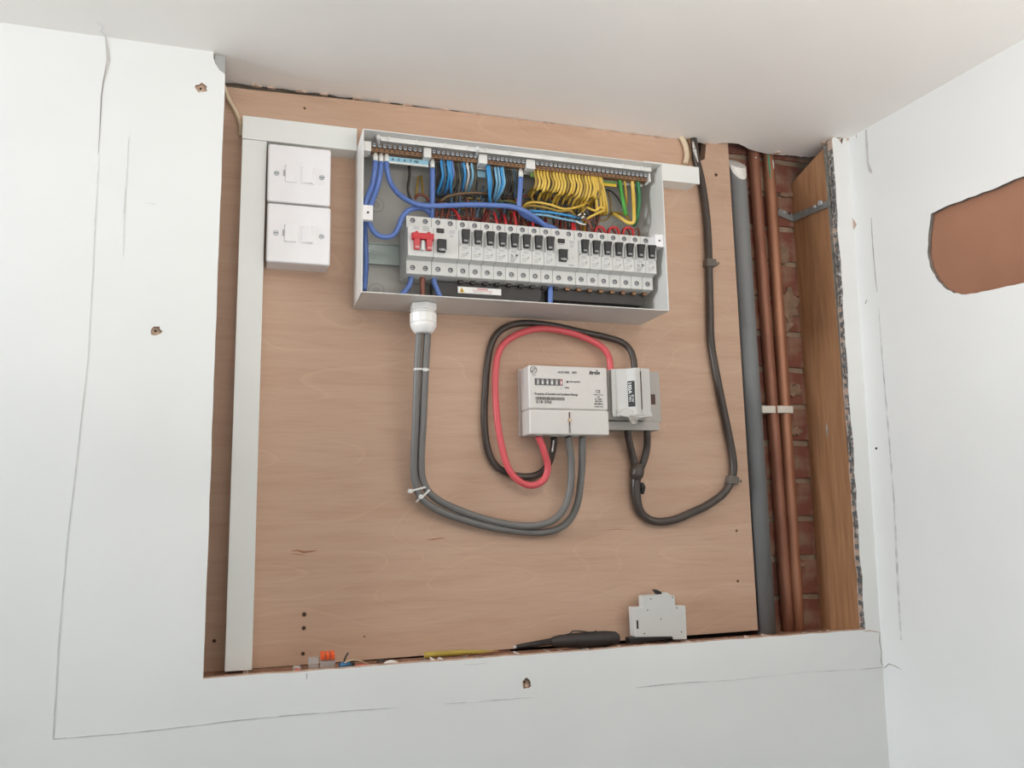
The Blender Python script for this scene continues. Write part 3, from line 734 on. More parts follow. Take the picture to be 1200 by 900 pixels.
bcable([(506.7, 198, -.060), (506.7, 215, -.060), (506.5, 237, -.056), (506, 252, -.050), (504, 262, -.04)], 'thick blue vertical cable between the two left neutral bars', (506.7, 192, -.060))
bcable([(610.3, 208, -.060), (609.5, 225, -.058), (608.5, 243, -.052), (614, 252, -.050), (630, 260, -.046), (650, 268, -.04), (655, 276, -.035)], 'thick blue vertical cable left of the yellow wires', (610.3, 203, -.060))
bcable([(481.5, 324, -.052), (481, 330, -.052), (478, 337, -.052), (472, 344, -.050), (464, 350, -.050)], 'thick blue cable leaving the left underside of the main switch')
bcable([(508.5, 324, -.052), (509, 332, -.052), (512, 339, -.052), (516, 349, -.052)], 'thick blue cable leaving underneath the left residual current device')
bcable([(645, 336, -.052), (645, 345, -.053), (645, 356, -.053), (645, 362, -.050)], 'short thick blue cable below the middle residual current device')
t = thing('cable', 'thick brown cable leaving the underside of the main switch', 'cable', at(495, 323, -.052)); obj('sheath', MB().tube([at(495, 326, -.054), at(495, 336, -.054), at(495.5, 352, -.052)], .0036, BRNW, 12, 4), t)
p = at(495, 324, -.054); obj('bare_end', MB().cyl(p+Vector((0, 0, .003)), p-Vector((0, 0, .003)), .0034, mat('bare copper', (206, 150, 120), .3, metal=.7), 12), t, label='bare copper end')

GY = 'yellow earth wires under the long terminal bar'; LY = 'yellow earth wire hanging in the bunch below the long earth bar'
NTH = ['first', 'second', 'third', 'fourth', 'fifth', 'sixth', 'seventh', 'eighth', 'ninth', 'tenth', 'eleventh', 'twelfth', 'thirteenth', 'fourteenth', 'fifteenth', 'sixteenth', 'seventeenth', 'eighteenth', 'nineteenth', 'twentieth', 'twenty-first']
R = random.Random(3)
for i in range(21):
    s = 626+3.72*i; sv = 198.0+.40*i*1.0+.4
    be = R.uniform(3, 5.5); ln = R.uniform(24, 33)+min(i, 16)*.45
    wire([(s, sv-3, -.060), (s+.8, sv+6, -.061), (s+be*.7, sv+14, -.060), (s+be*.3-1, sv+14+ln*.3, -.056), (s-be*.9, sv+ln*.8, -.045), (s-be-3, sv+ln+1, -.030), (s-be-4, sv+ln+5, -.014)], .00215, YELW if i % 5 else YELG, '%s yellow wire from the left in the bunch below the long earth bar' % NTH[i], group=GY)
for i, s in enumerate([695, 699, 701.5, 703.5]):
    wire([(s, 204+i*.5, -.060), (s+1+i*.6, 218, -.060), (s+4+i*.9, 236, -.050), (s+4+i*1.2, 249, -.036), (s+1+i, 252, -.02)], .0022, YELW, '%s of the four straighter yellow wires at the right end of the bunch' % ['leftmost', 'second', 'third', 'rightmost'][i], group=GY)
GR = 'earth wires tucked behind the breakers'
wire([(613, 243, -.035), (618, 238.5, -.045), (628, 237, -.048), (645, 240, -.05), (662, 245, -.05), (678, 242, -.045), (690, 237, -.035)], .0019, YELW, 'yellow wire running sideways, upper of the pair under the yellow bunch', group=GR)
wire([(611, 246, -.035), (620, 241, -.048), (640, 243.5, -.05), (655, 247.5, -.05), (668, 247, -.05), (673, 252, -.045)], .0019, YELG, 'yellow wire running sideways, lower of the pair under the yellow bunch', group=GR)
wire([(686, 244, -.045), (681, 250, -.042), (675, 255, -.035), (676, 262, -.03)], .0019, YELG, 'short yellow wire slanting down to the black-and-white striped wires', group=GR)
wire([(687, 243, -.04), (698, 247, -.045), (703, 243, -.045), (708, 246, -.045), (700, 250, -.05), (689, 256, -.045), (686, 262, -.035)], .0020, YELW, 'yellow wire bent into a sharp hook beside the striped wires', group=GR)
wire([(713, 225, -.02), (716, 240, -.02), (714, 254, -.02), (706, 258.5, -.02), (696, 256, -.02)], .0013, YELG, 'thin dull wire curving round to the right of the yellow bunch', group=GR)
wire([(704, 222, -.02), (716, 224, -.02), (726, 235, -.02), (733, 250, -.02)], .0013, DKW, 'thin dark wire arching left of the green wire', group=GR)
wire([(725.5, 206, -.060), (727.5, 222, -.052), (731, 240, -.054), (733.5, 252, -.048)], .0031, GRNW, 'bright green wire under the right part of the earth bar', name='wire')
wire([(731, 207, -.060), (733, 222, -.05), (734, 234, -.04), (733, 244, -.025)], .0018, YELW, 'pale yellow wire beside the bright green wire')
wire([(740.5, 208, -.060), (742, 226, -.054), (743, 248, -.056), (742.5, 260, -.054), (736, 261, -.05), (728, 256, -.042), (718, 250, -.03)], .0030, YELW, 'thick yellow wire bent in an L near the right wall of the enclosure')
wire([(738, 262, -.050), (735, 254, -.042), (726, 249.5, -.035), (716, 250, -.026)], .0021, YELG, 'dull yellow wire behind the L-shaped yellow wire')
wire([(746.5, 209, -.060), (748.5, 225, -.052), (748.5, 240, -.05), (746, 256, -.04), (743, 264, -.025)], .0033, GRN2, 'deep green wire, rightmost under the earth bar')
# blue wires under neutral bars
def drop(u, v0, v1, lean, r, m, lab, grp, Yo=-.046):
    wire([(u, v0, -.060), (u+1.2, v0+(v1-v0)*.25, Yo-.014), (u+2.2, v0+(v1-v0)*.5, Yo-.010), (u+1+lean*.4, v0+(v1-v0)*.78, Yo), (u+lean, v1, -.032), (u+lean*1.3, v1+4, -.018)], r, m, lab, group=grp)
G1 = 'bright blue wires under the second terminal bar'; G2 = 'blue wires under the third terminal bar'
for k, (u, v1, le, m) in enumerate([(516.5, 226, -4, LBLUE), (519.5, 227, -3, GBLUE), (524, 224, -2, LBLUE), (526.5, 227, 2, LBLUE), (529, 224, -7, CBLUE)]): drop(u, 186, v1, le, .0020, m, '%s from left of the five blue wires under the second neutral bar' % NTH[k], G1)
for k, (u, v1, le, m) in enumerate([(543, 222, -1, LBLUE), (547, 221, -1, TIE), (552, 223, -3, PBLUE)]): drop(u, 189, v1, le, .0018, m, ['blue wire left of a whitish one', 'whitish wire between two blue ones', 'pale blue wire right of a whitish one'][k]+' under the second neutral bar', 'pale wires under the second terminal bar')
for k, (u, v1, le) in enumerate([(571, 238, 4), (573, 236, 1)]): drop(u, 194, v1, le, .0022, LBLUE, ['left', 'right'][k]+' one of two bright blue wires at the third neutral bar', G2)
for k, (u, v1, le, m) in enumerate([(580, 232, -1, PBLUE), (583.5, 232, -2, PBLUE), (587, 233, -5, LBLUE), (589, 234, -7, PBLUE)]): drop(u, 196, v1, le, .0019, m, NTH[k]+' from left of four pale blue wires under the third neutral bar', 'pale blue wires under the third terminal bar')
G3 = 'dark grey wires under the terminal bars'
R = random.Random(8)
for u in [510, 512.5, 515, 531, 534, 537, 540, 555, 557, 576, 578, 592, 594.5, 597, 599.5, 602, 604.5, 606.5]:
    drop(u, 188+(u-510)*.11, 228+R.uniform(-4, 6), R.uniform(-4, 2), .0016, R.choice([DKW, DKW, GBLUE, mat('olive grey sheath', (104, 100, 86), .5)]), 'dark grey neutral wire among the crowded bunches under the bars', G3, -.038)
# dense background of dark wires behind
wb = MB(); R = random.Random(21)
for i in range(46):
    u = R.uniform(505, 700); v = R.uniform(205, 232) if u < 620 else R.uniform(222, 240)
    cols = [DKW, DKW, mat('very dark sheath', (42, 38, 36), .6), GBLUE if u < 600 else YELG, BRNW]
    P = [(u, v, -.030), (u+R.uniform(-8, 8), v+14, -.026), (u+R.uniform(-12, 12), v+28, -.022), (u+R.uniform(-6, 10), v+42, -.02)]
    wb.tube([at(*q) for q in P], .0018, R.choice(cols), 6, 4)
for i in range(14):
    v = R.uniform(228, 262); u = R.uniform(500, 560); L_ = R.uniform(60, 130)
    P = [(u, v, -.02), (u+L_*.33, v+R.uniform(-6, 4), -.024), (u+L_*.66, v+R.uniform(-3, 7), -.024), (u+L_, v+R.uniform(0, 12), -.018)]
    wb.tube([at(*q) for q in P], .0018, R.choice([DKW, BRNW, DKW, DRED, YELG]), 6, 5)
tag(obj('wire_tangle', wb), 'dark tangle of crowded wires packed against the back of the enclosure', 'wires', kind='stuff')
# a few individual ones in the tangle
wire([(479, 190, -.03), (480, 205, -.02), (478, 222, -.02), (482, 236, -.02)], .0022, DKW, 'dark wire curving down below the leftmost terminal bar')
wire([(490, 207, -.02), (489, 218, -.022), (487, 230, -.02)], .0017, YELG, 'dull yellow wire, left of a close pair below the numbered strip')
wire([(493.5, 206, -.02), (495, 218, -.022), (496, 230, -.02)], .0017, YELG, 'dull yellow wire, right of a close pair below the numbered strip')
wire([(486, 233, -.03), (491, 228, -.035), (499, 230, -.035), (503, 236, -.03)], .0022, BRNW, 'brown wire arching just left of the vertical blue cable')
wire([(516, 236, -.035), (525, 230, -.04), (540, 227, -.04), (556, 226, -.04), (572, 227, -.036)], .0020, mat('olive brown sheath', (118, 92, 66), .5), 'olive brown wire running level behind the blue wires')
wire([(582, 236, -.03), (592, 235.5, -.035), (603, 238, -.035), (612, 244, -.03)], .0015, mat('dull green sheath', (92, 104, 70), .5), 'dull green wire level with the long blue cable')
G5 = 'light blue wires running sideways above the middle device'
wire([(620, 247, -.045), (640, 248.5, -.052), (658, 251, -.054), (674, 254.5, -.05), (680, 257, -.042)], .0019, LBLUE, 'light blue sideways wire, upper one ending at the striped wires', group=G5)
wire([(622, 251, -.045), (640, 252.5, -.052), (656, 256, -.054), (672, 259, -.05), (682, 261, -.042)], .0019, PBLUE, 'pale blue sideways wire, lower one ending at the striped wires', group=G5)
t = thing('wire', 'short striped black and white wire coiled at the end of the light blue wires', 'wire', at(680, 254, -.056))
P = catmull([at(*q) for q in [(675, 256.5, -.058), (679, 251.5, -.060), (684, 250.5, -.060), (685.5, 253, -.060), (681, 255.5, -.058), (677, 258, -.056)]], 6)
for i in range(0, len(P)-4, 4): obj('band', MB().tube(P[i:i+5], .0011, PRW if (i//4) % 2 else BLK, 8, 0), t)
wire([(675, 259, -.05), (680, 262, -.054), (686, 263, -.05)], .0012, PRW, 'thin white wire end under the striped wires')
wire([(684, 257, -.05), (689, 259, -.052), (692.5, 266, -.05), (694, 274, -.042)], .0021, BRNW, 'brown wire curving down right of the striped wires')
# red and brown tails above breakers
GRD = 'red wires entering the tops of the breakers'; 
for k, (u, vt, le) in enumerate([(537, 250, -6), (603, 252, -1), (581, 254, -2), (592, 257, -1), (624, 259, 1), (670, 264, 1), (673, 264, -1)]):
    wire([(u+le*1.2, vt-5, -.035), (u+le*.4, vt-1, -.044), (u+1, vt+6, -.046), (u+2, 259+(u-537)*.115, -.044), (u+2, 264+(u-537)*.115, -.03)], .0021, REDW, 'bright red wire behind the '+['first breaker of the left bank', 'fifth breaker of the left bank', 'third breaker of the left bank', 'fourth breaker of the left bank', 'seventh breaker of the left bank', 'middle wide device, left of a pair', 'middle wide device, right of a pair'][k], group=GRD)
for u, wh in [(700, 'leftmost'), (716, 'middle'), (733, 'rightmost')]:
    wire([(u-3, 276, -.042), (u-1, 267.5+(u-700)*.02, -.046), (u+4, 266+(u-700)*.03, -.048), (u+8.5, 270, -.046), (u+9.5, 279+(u-700)*.1, -.04)], .0019, REDW, wh+' of three red wires looping over behind the right bank', group='looped red wires above the right bank')
    wire([(u-5, 274, -.035), (u-2, 268, -.038), (u+2, 269, -.040), (u+5, 274, -.038), (u+5, 280, -.034)], .0017, DRED, 'dark red wire inside the '+wh+' red loop above the right bank', group='dark red looped wires above the right bank')
wire([(740, 279, -.038), (743, 271, -.044), (747, 268, -.044), (749, 273, -.04), (748, 281, -.034)], .0016, BRNW, 'rightmost brown wire looping above the end of the row')
R = random.Random(33)
for u, m in [(511, BRNW), (517, BRNW), (523, BRNW), (549, BRNW), (554, BRNW), (565, DRED), (569, BRNW), (573, BRNW), (586, DRED), (598, DRED), (613, BRNW), (618, DRED), (630, DRED), (640, DRED), (648, BRNW), (656, DRED), (664, BRNW), (681, BRNW), (685, YELG), (690, DRED)]:
    vb = 256+(u-511)*.11; l = R.uniform(-4, 4)
    wire([(u+l*1.5, vb-16, -.022), (u+l, vb-8, -.034), (u, vb-1, -.040), (u, vb+8, -.036)], .0021, m, 'brown or dark red wire bent up between the breakers and the blue cable', group='brown wires above the breakers')
wire([(559, 240, -.05), (563, 237, -.05), (568, 242, -.045), (566, 250, -.04)], .0018, mat('olive brown sheath', (118, 92, 66)), 'olive wire curling just under the long blue cable')
wire([(583, 246, -.04), (590, 243, -.045), (598, 245, -.045), (606, 250, -.04)], .0016, DRED, 'dark red wire slanting beneath the long blue cable')

# ================================================================== GLAND, TAILS, TIES
gx, gy = .0912, -.050
t = thing('cable_gland', 'white nylon cable gland fixed under the enclosure', 'cable gland', (gx, gy, -H-.0005))
zg = -H-.0004
obj('lock_nut', MB().lathe((gx, gy, zg), (gx, gy, zg-.0095), [(0, .0190), (.12, .0196), (.88, .0196), (1, .0190)], GLAND, 6, False, rot=math.radians(2)), t, bevel=.0006)
obj('hex_body', MB().lathe((gx, gy, zg-.0097), (gx, gy, zg-.0125), [(0, .0170), (1, .0170)], GLAND, 24), t)
obj('dome_nut', MB().lathe((gx, gy, zg-.0127), (gx, gy, zg-.0420), [(0, .0172), (.05, .0188), (.46, .0188)], GLAND, 12, False), t)
obj('dome', MB().lathe((gx, gy, zg-.0262), (gx, gy, zg-.0420), [(0, .0186), (.35, .0180), (.62, .0160), (.85, .0132), (1, .0112)], GLAND, 24), t)
r_ = .0052
def cable(px, r, m, lab, name='cable', group=None, cat='cable', n=12):
    P = [at(*p) for p in px]; o = obj(name, MB().tube(P, r, m, n, 7)); tag(o, lab, cat, group); return o
cable([(491.3, 386, -.050), (491.2, 394, -.050), (489, 434, -.046), (487, 495, -.036), (485, 543, -.026), (487.5, 569, -.022), (497, 587, -.019), (520.5, 601, -.015), (553, 612, -.012), (585, 619.5, -.010), (633, 624, -.009), (661, 615.5, -.011), (676, 592, -.016), (681.5, 553, -.022), (682.5, 520, -.032), (682.5, 512, -.034)], r_, GREYT, 'grey meter tail cable on the outside of the loop, rightmost at the meter', group='grey tail cables')
cable([(501, 386, -.050), (500.8, 394, -.050), (498.3, 434, -.046), (495.7, 495, -.036), (493.5, 543, -.026), (497, 567, -.022), (509, 583, -.019), (533.5, 596, -.015), (569, 608.5, -.012), (607, 616, -.014), (638, 614, -.017), (657, 602, -.020), (667.5, 577, -.023), (669.5, 543, -.026), (667, 520, -.032), (665.5, 512, -.034)], r_, GREYT, 'grey meter tail cable on the inside of the loop', group='grey tail cables')
def tie(ua, va, ub, vb, Y, lab, flip=0):
    a = at(ua, va, Y); b2 = at(ub, vb, Y); d = (b2-a).normalized(); nv = Vector((0, 1, 0)).cross(d).normalized()
    t = thing('cable_tie', lab, 'cable tie', a, 'white cable ties')
    L_ = (b2-a).length; m1 = MB(); n = 20
    vs = []; c0 = (a+b2)/2
    for k in range(n):
        an = 2*math.pi*k/n; p = c0+d*(L_/2*math.copysign(abs(math.cos(an))**.7, math.cos(an)))+Vector((0, 1, 0))*(.0062*math.copysign(abs(math.sin(an))**.7, math.sin(an)))
        for s in (-1, 1): vs.append(p+nv*s*.0013)
    for k in range(n):
        q = vs[2*k]-c0; 
    vi = []; 
    for k in range(n):
        for s in (0, 1):
            p = vs[2*k+s]; q = (p-c0); q = q-nv*q.dot(nv); vi.append(p-q.normalized()*.0008)
    fs = []
    for k in range(n):
        k2 = (k+1) % n; fs += [(2*k, 2*k2, 2*k2+1, 2*k+1), (2*n+2*k, 2*n+2*k+1, 2*n+2*k2+1, 2*n+2*k2), (2*k, 2*n+2*k, 2*n+2*k2, 2*k2), (2*k+1, 2*k2+1, 2*n+2*k2+1, 2*n+2*k+1)]
    obj('strap', MB().add(vs+vi, fs, TIE), t)
    return t, d, nv
t, d, nv = tie(484.5, 433, 503.2, 433.8, -.046, 'white cable tie across both grey cables just below the gland')
p = at(498, 433.5, -.0535); obj('head', MB().box(p.x-.0025, p.x+.0035, p.y-.0015, p.y+.0030, p.z-.0022, p.z+.0026, TIE), t, bevel=.0006)
t, d, nv = tie(480.5, 575.5, 501.5, 570, -.021, 'upper white cable tie where the grey cables bend')
p = at(480.5, 575.5, -.024); obj('head', MB().box(p.x-.003, p.x+.003, p.y-.002, p.y+.003, p.z-.0028, p.z+.0028, TIE), t, bevel=.001)
t, d, nv = tie(491.5, 585, 503.5, 573, -.021, 'lower white cable tie where the grey cables bend')
p = at(494, 582, -.029); obj('head', MB().lathe(p, p+Vector((0, .006, 0)), [(0, .0030), (1, .0036)], TIE, 10), t)
obj('tail', MB().tube([at(493, 583, -.026), at(490, 586.5, -.022), at(488, 588, -.02)], .0012, TIE, 6, 3), t)

# red and black loops
cable([(715.5, 436, -.020), (715, 427, -.020), (713, 417, -.020), (704.5, 406, -.018), (686, 396, -.016), (662, 388.5, -.015), (634, 385.3, -.015), (611.5, 390, -.015), (592, 401.5, -.016), (583, 418, -.018), (580.3, 447, -.020), (582, 485, -.022), (587, 518, -.022), (595, 547, -.022), (607.5, 563, -.022), (623, 569, -.022), (637, 562.5, -.023), (642, 546.6, -.026), (637, 527, -.032), (632, 514, -.035), (631, 511.5, -.036)], .0049, REDC, 'bright red cable looping left of the meter')
cable([(743.5, 436, -.022), (743, 425, -.022), (739, 411, -.018), (728.5, 401, -.012), (708, 394.5, -.0075), (679, 388.5, -.0065), (648, 381.5, -.0065), (614, 378.6, -.0065), (592, 384, -.0065), (578, 398, -.0065), (571.5, 424, -.0065), (568.8, 456, -.0065), (567.5, 488.6, -.0065), (570.5, 521, -.0065), (579, 543, -.0065), (595, 554.5, -.0065), (614, 558.7, -.0065), (630, 556, -.0065), (641.5, 546, -.008), (647, 530.5, -.016), (649, 518, -.025), (649, 513, -.028)], .0050, BLKC, 'black cable looping left of the meter outside the red one')
obj_ = cable([(647.2, 529, -.0215), (648.2, 521, -.027), (648.6, 516, -.031)], .0012, PRW, 'white printed marking on the black cable under the meter', 'cable_marking', cat='marking', n=6)
# supply cable with fork
t = thing('supply_cable', 'thick black incoming supply cable down the right side of the board', 'cable', at(833, 308, -.007))
obj('sheath', MB().tube([at(*p) for p in [(811, 152, -.006), (815, 182, -.0075), (822, 212, -.0075), (827.5, 250, -.0075), (830, 285, -.0075), (831, 320, -.0075), (832, 360, -.0075), (833, 398, -.0075), (837.5, 428, -.0075), (845.5, 469, -.0075), (853, 505, -.0075), (858.5, 535, -.0075), (859.5, 551, -.0075), (856.5, 564, -.0075), (848, 578, -.0075), (829, 592, -.0075), (810, 601, -.0075), (792, 608.5, -.0075), (775, 611.5, -.0075), (761, 609, -.0075), (751, 600.5, -.0075), (746.3, 588, -.0085), (744.6, 571, -.0095), (745.5, 557, -.0105)]], [.0062]*20+[.0066, .0074, .0080, .0080], BLKC, 14, 7), t)
obj('joint_boot', MB().tube([at(*p) for p in [(744.8, 563, -.0112), (745.9, 557, -.0115), (747, 551, -.0115), (748, 544, -.0112)]], [.0066, .0105, .0108, .0080], BLKC, 14, 6), t, label='swollen black boot where the cable splits')
obj('leg', MB().tube([at(*p) for p in [(746, 552, -.009), (743.5, 543, -.0095), (740, 528, -.012), (736.5, 513, -.018), (735, 500, -.022)]], .0055, BLKC, 12, 6), t)
obj('leg', MB().tube([at(*p) for p in [(749, 552, -.009), (753.5, 543, -.0095), (757.5, 528, -.012), (758.5, 513, -.018), (757.5, 500, -.022)]], .0055, BLKC, 12, 6), t)
obj('tape', MB().tube([at(751.5, 566, -.012), at(753.0, 571, -.012), at(752.5, 579, -.012)], [.0030, .0048, .0028], BLK, 8, 4), t, label='lump of black tape')
obj('split_outer', MB().tube([at(812, 166, -.012), at(814, 176, -.0135), at(818, 190, -.013)], [.0015, .0030, .0010], mat('torn silver foil', (190, 186, 180), .4, noise=.4, scale=300), 6, 4), t, label='frayed silvery patch')
def clip(u, v, lab, ang):
    p = at(u, v, -.0075); t = thing('cable_clip', lab, 'cable clip', (p.x, 0, p.z), 'grey clips on the supply cable')
    ca, sa = math.cos(ang), math.sin(ang)
    def mp(a, b_, y): return (p.x+a*ca-b_*sa, y, p.z+a*sa+b_*ca)
    b = MB().prism([(-.0095, -.0070), (.0085, -.0070), (.0095, .0055), (-.0080, .0065)], mp, -.0002, -.0155, CLIPG); obj('saddle', b, t, bevel=.0022, seg=3)
    b = MB().prism([(.0085, -.0035), (.0125, -.0035), (.0125, .0035), (.0085, .0035)], mp, -.0002, -.0085, CLIPG); obj('lug', b, t, bevel=.001)
    q = mp(.0138, 0, 0); b = MB().cyl((q[0], -.0002, q[2]), (q[0], -.0110, q[2]), .0030, mat('clip nail', (150, 136, 118), .4, metal=.5), 12); b.disc((q[0], -.0110, q[2]), .0012, HOLE, 8, d=.0002); obj('nail', b, t)
clip(831.5, 308.5, 'grey clip on the supply cable, the upper one beside the enclosure', 0)
clip(857.5, 562.5, 'grey clip on the supply cable, the lower one at its bend', math.radians(-8))

# ================================================================== METER
mx0, mx1, mz0, mz1, MY = .2435, .3660, -.4092, -.3092, -.050
t = thing('electricity_meter', 'pale grey electricity meter with black printing in the middle of the board', 'meter', ((mx0+mx1)/2, 0, mz0))
obj('upper_case', MB().box(mx0, mx1, MY, -.006, -.3728, mz1, METER), t, bevel=.0028, seg=3)
obj('terminal_cover', MB().box(mx0, mx1, MY-.0003, -.006, mz0, -.3731, METER), t, bevel=.0020, seg=3)
obj('back_plate', MB().box(mx0-.0006, mx1-.004, -.0075, -.0004, mz0+.001, mz1+.0012, METER), t, bevel=.001)
b = MB()
for x in (.2600, .2830, .2985, .3160): b.cyl((x, -.0365, mz0+.001), (x, -.0365, mz0-.0012), .0068, METER, 14)
obj('cable_entry', b, t)
mf = lambda x, z: (lambda u, v: (x+u, MY-.0004, z+v))
def MX(u): return at(u, 460, MY).x
def MZ(u, v): return at(u, v, MY).z
b = MB()
cxx, czm = MX(625.7), MZ(626, 433.5)
ring = [(cxx+.0052*math.cos(a), czm+.0052*math.sin(a)) for a in [i*math.pi/12 for i in range(24)]]; inner = [(cxx+(x-cxx)*.88, czm+(z-czm)*.88) for x, z in ring]
b.prism(ring, 'y', MY-.0001, MY-.0004, PRN, PRN, [inner])
b.text('1 38', .0034, PRN, mf(cxx, czm+.0004), .02); b.text('89 1', .0034, PRN, mf(cxx, czm-.0030), .02); b.text('Class 2', .0018, PRN, mf(cxx+.0005, czm-.0080), .01)
b.text('ACE1000   SPD', .0046, mat('dark grey print', (70, 68, 68)), mf(MX(665.5), MZ(666, 437.8)), .025)
b.text('Itron', .0076, PRN, mf(MX(697), MZ(697, 438.8)), .045, shear=.3, sx=1.1); b.prism([(MX(700.5), MZ(700, 433.5)), (MX(701.5), MZ(700, 435.5)), (MX(698.5), MZ(700, 435.5))], 'y', MY-.0001, MY-.0004, PRN)
b.text('Property of Scottish and Southern Energy', .0042, PRN, mf(MX(652), MZ(652, 463.1)), .028, sx=.93)
b.text('S11B 15762', .0054, PRN, mf(MX(637), MZ(637, 472.5)), .035, sx=.9)
R = random.Random(4); x = MX(627.5); z1_, z0_ = MZ(640, 465.2), MZ(640, 468.8)
while x < MX(661):
    wv = R.choice([.0003, .0004, .0007]); b.box(x, x+wv, MY-.0005, MY-.0002, z0_, z1_, PRN); x += wv+R.choice([.0005, .0008])
b.disc((MX(665.3), MY, MZ(665, 447.6)), .0016, PRN, 12, d=.0004); b.text('1000 imp/kWh', .0030, PRN, mf(MX(673.6), MZ(673, 448.3)), .03); b.text('kWh', .0034, PRN, mf(MX(664.5), MZ(664, 455.4)), .02); b.text('1', .0026, PRN, mf(MX(653), MZ(653, 455.0))); b.text('10', .0022, PRN, mf(MX(658), MZ(658, 455.6)))
b.text('CE', .0062, PRN, mf(MX(700.7), MZ(700, 460.5)), .02)
for k, (tx, v, sz) in enumerate([('Made in France', 463.3, .0021), ('2002', 465.8, .0021), ('EL 1595A', 468.6, .0026), ('230V 50Hz', 471.0, .0024), ('20-100 A', 474.4, .0034), ('BS 5685 1kWh', 477.3, .0021)]): b.text(tx, sz*1.08, PRN, mf(MX(701), MZ(701, v)), .035)
obj('printing', b, t)
xw0, xw1 = MX(627), MX(659.8); zw1, zw0 = MZ(640, 443.7), MZ(640, 451.5)
cw = obj('counter_window', MB().box(xw0, xw1, MY-.0004, MY+.001, zw0, zw1, WINDOWM), t)
obj('window_frame', MB().box(xw1+.0001, xw1+.0012, MY-.0008, MY+.001, zw0-.0008, zw1+.0008, PRW), t)
dw = (xw1-xw0)/6
for i, ch in enumerate('164819'):
    bm_ = MB().box(xw0+dw*i+.0006+dw*.28, xw0+dw*(i+1)-.0006, MY-.0010, MY-.0005, zw0+.0008, zw1-.0008, mat('dial grey', (150, 146, 146), .4) if i < 5 else mat('dial red', (176, 108, 112), .4))
    bm_.text(ch, .0062, PRW, (lambda xx: lambda u, v: (xx+u, MY-.0013, zw0+.0018+v))(xw0+dw*(i+.62)), .02); obj('counter_digit', bm_, cw)
b = MB(); xs = MX(666.3); b.box(xs-.0009, xs+.0009, MY-.0009, MY-.0003, MZ(666, 499), MZ(666, 483), BROWNH); b.box(xs-.0014, xs+.0014, MY-.0008, MY-.0003, MZ(666, 507.5), MZ(666, 499), mat('slot grey', (140, 136, 132)))
obj('slot', b, t); b = MB().disc((xs, MY-.0009, MZ(666, 492.4)), .0026, mat('brass screw', (186, 150, 112), .3, metal=.6), 12, d=.0018); b.box(xs-.0008, xs+.0008, MY-.0030, MY-.0026, MZ(666, 492.4)-.0018, MZ(666, 492.4)+.0018, METER); obj('seal_screw', b, t)

# ================================================================== FUSED CUT-OUT
t = thing('fuse_cutout', 'grey service fuse carrier marked 100A right of the meter', 'fuse holder', (.42, 0, -.39))
obj('base_plate', MB().box(.3660, .4715, -.0110, -.0004, -.3845, -.3055, FUSEB), t, bevel=.001)
obj('lower_base', MB().box(.3700, .4580, -.0300, -.0004, -.3990, -.3860, FUSEB), t, bevel=.001)
obj('housing', MB().box(.3715, .4330, -.0380, -.0112, -.3850, -.3100, FUSEB), t, bevel=.001)
xr = .4075
cp = [(.3745, -.0383), (.3745, -.0445), (.3830, -.0470), (.3960, -.0530), (.4035, -.0615), (.4060, -.0625), (.4135, -.0615), (.4145, -.0600), (.4155, -.0610), (.4300, -.0590), (.4315, -.0570), (.4315, -.0383)]
b = MB(); b.prism(cp, 'z', -.3800, -.3100, FUSE)
obj('carrier', b, t, bevel=.0006)
obj('left_lip', MB().box(.3735, .3800, -.0475, -.0440, -.3818, -.3128, FUSE), t, bevel=.0008)
obj('arched_foot', MB().prism([(.3800, -.3815), (.3800, -.3760)] + [(.3800+.0235*k/8, -.3760+.006*math.sin(math.pi*k/8)) for k in range(1, 8)] + [(.4035, -.3760), (.4310, -.3760), (.4310, -.3815), (.4035, -.3850)], 'y', -.0600, -.0450, FUSE), t, bevel=.0006)
obj('seam', MB().box(.4141, .4150, -.0622, -.0605, -.3720, -.3150, BROWNH), t)
# 100A plate on the sloping face
pA = Vector((.3960, -.0530)); pB = Vector((.4040, -.0619)); dd = (pB-pA).normalized(); nn = Vector((dd.y, -dd.x)); 
if nn.y > 0: nn = -nn
zA, zB = at(738, 446.5, -.058).z, at(740, 476.5, -.058).z; WD = (pB-pA).length
def lf(a, z, e): q = pA+dd*a+nn*e; return (q.x, q.y, z)
b = MB().prism([(WD*.08, zB), (WD*.98, zB), (WD*.98, zA), (WD*.08, zA)], lambda a, z, e: lf(a, z, e), .0001, .0007, PRN)
lb = obj('rating_label', b, t, label='black label with white 100A reading downwards')
b = MB(); b.text('100A', .0098, PRW, lambda u, v: lf(WD*.17+v*.80, zA-.0010-u*.84, .0011), .02, 'LEFT')
b.text('BS 1361', .0045, PRW, lambda u, v: lf(WD*.60+v, zA-.0205-u*.75, .0011), .01, 'LEFT'); b.text('TYPE II', .0045, PRW, lambda u, v: lf(WD*.22+v, zA-.0205-u*.75, .0011), .01, 'LEFT')
obj('lettering', b, lb)
p0, p1 = at(761, 462, -.0112), at(768, 474, -.0112)
obj('aperture', MB().box(p0.x, p1.x, -.0118, -.0111, p1.z, p0.z, BROWNH), t, label='dark brown square opening')
b = MB(); q = at(741, 494, -.058)
b.prism([(q.x-.0085, q.z+.0050), (q.x-.003, q.z-.0040), (q.x+.003, q.z-.0050), (q.x+.0085, q.z+.0040), (q.x+.0085, q.z+.0065), (q.x-.005, q.z+.0085)], 'y', -.0635, -.0605, CLEAR); b.disc((q.x+.0025, -.0637, q.z+.0015), .0009, PRN, 8); obj('seal', b, t, bevel=.0006, label='clear plastic seal tag')

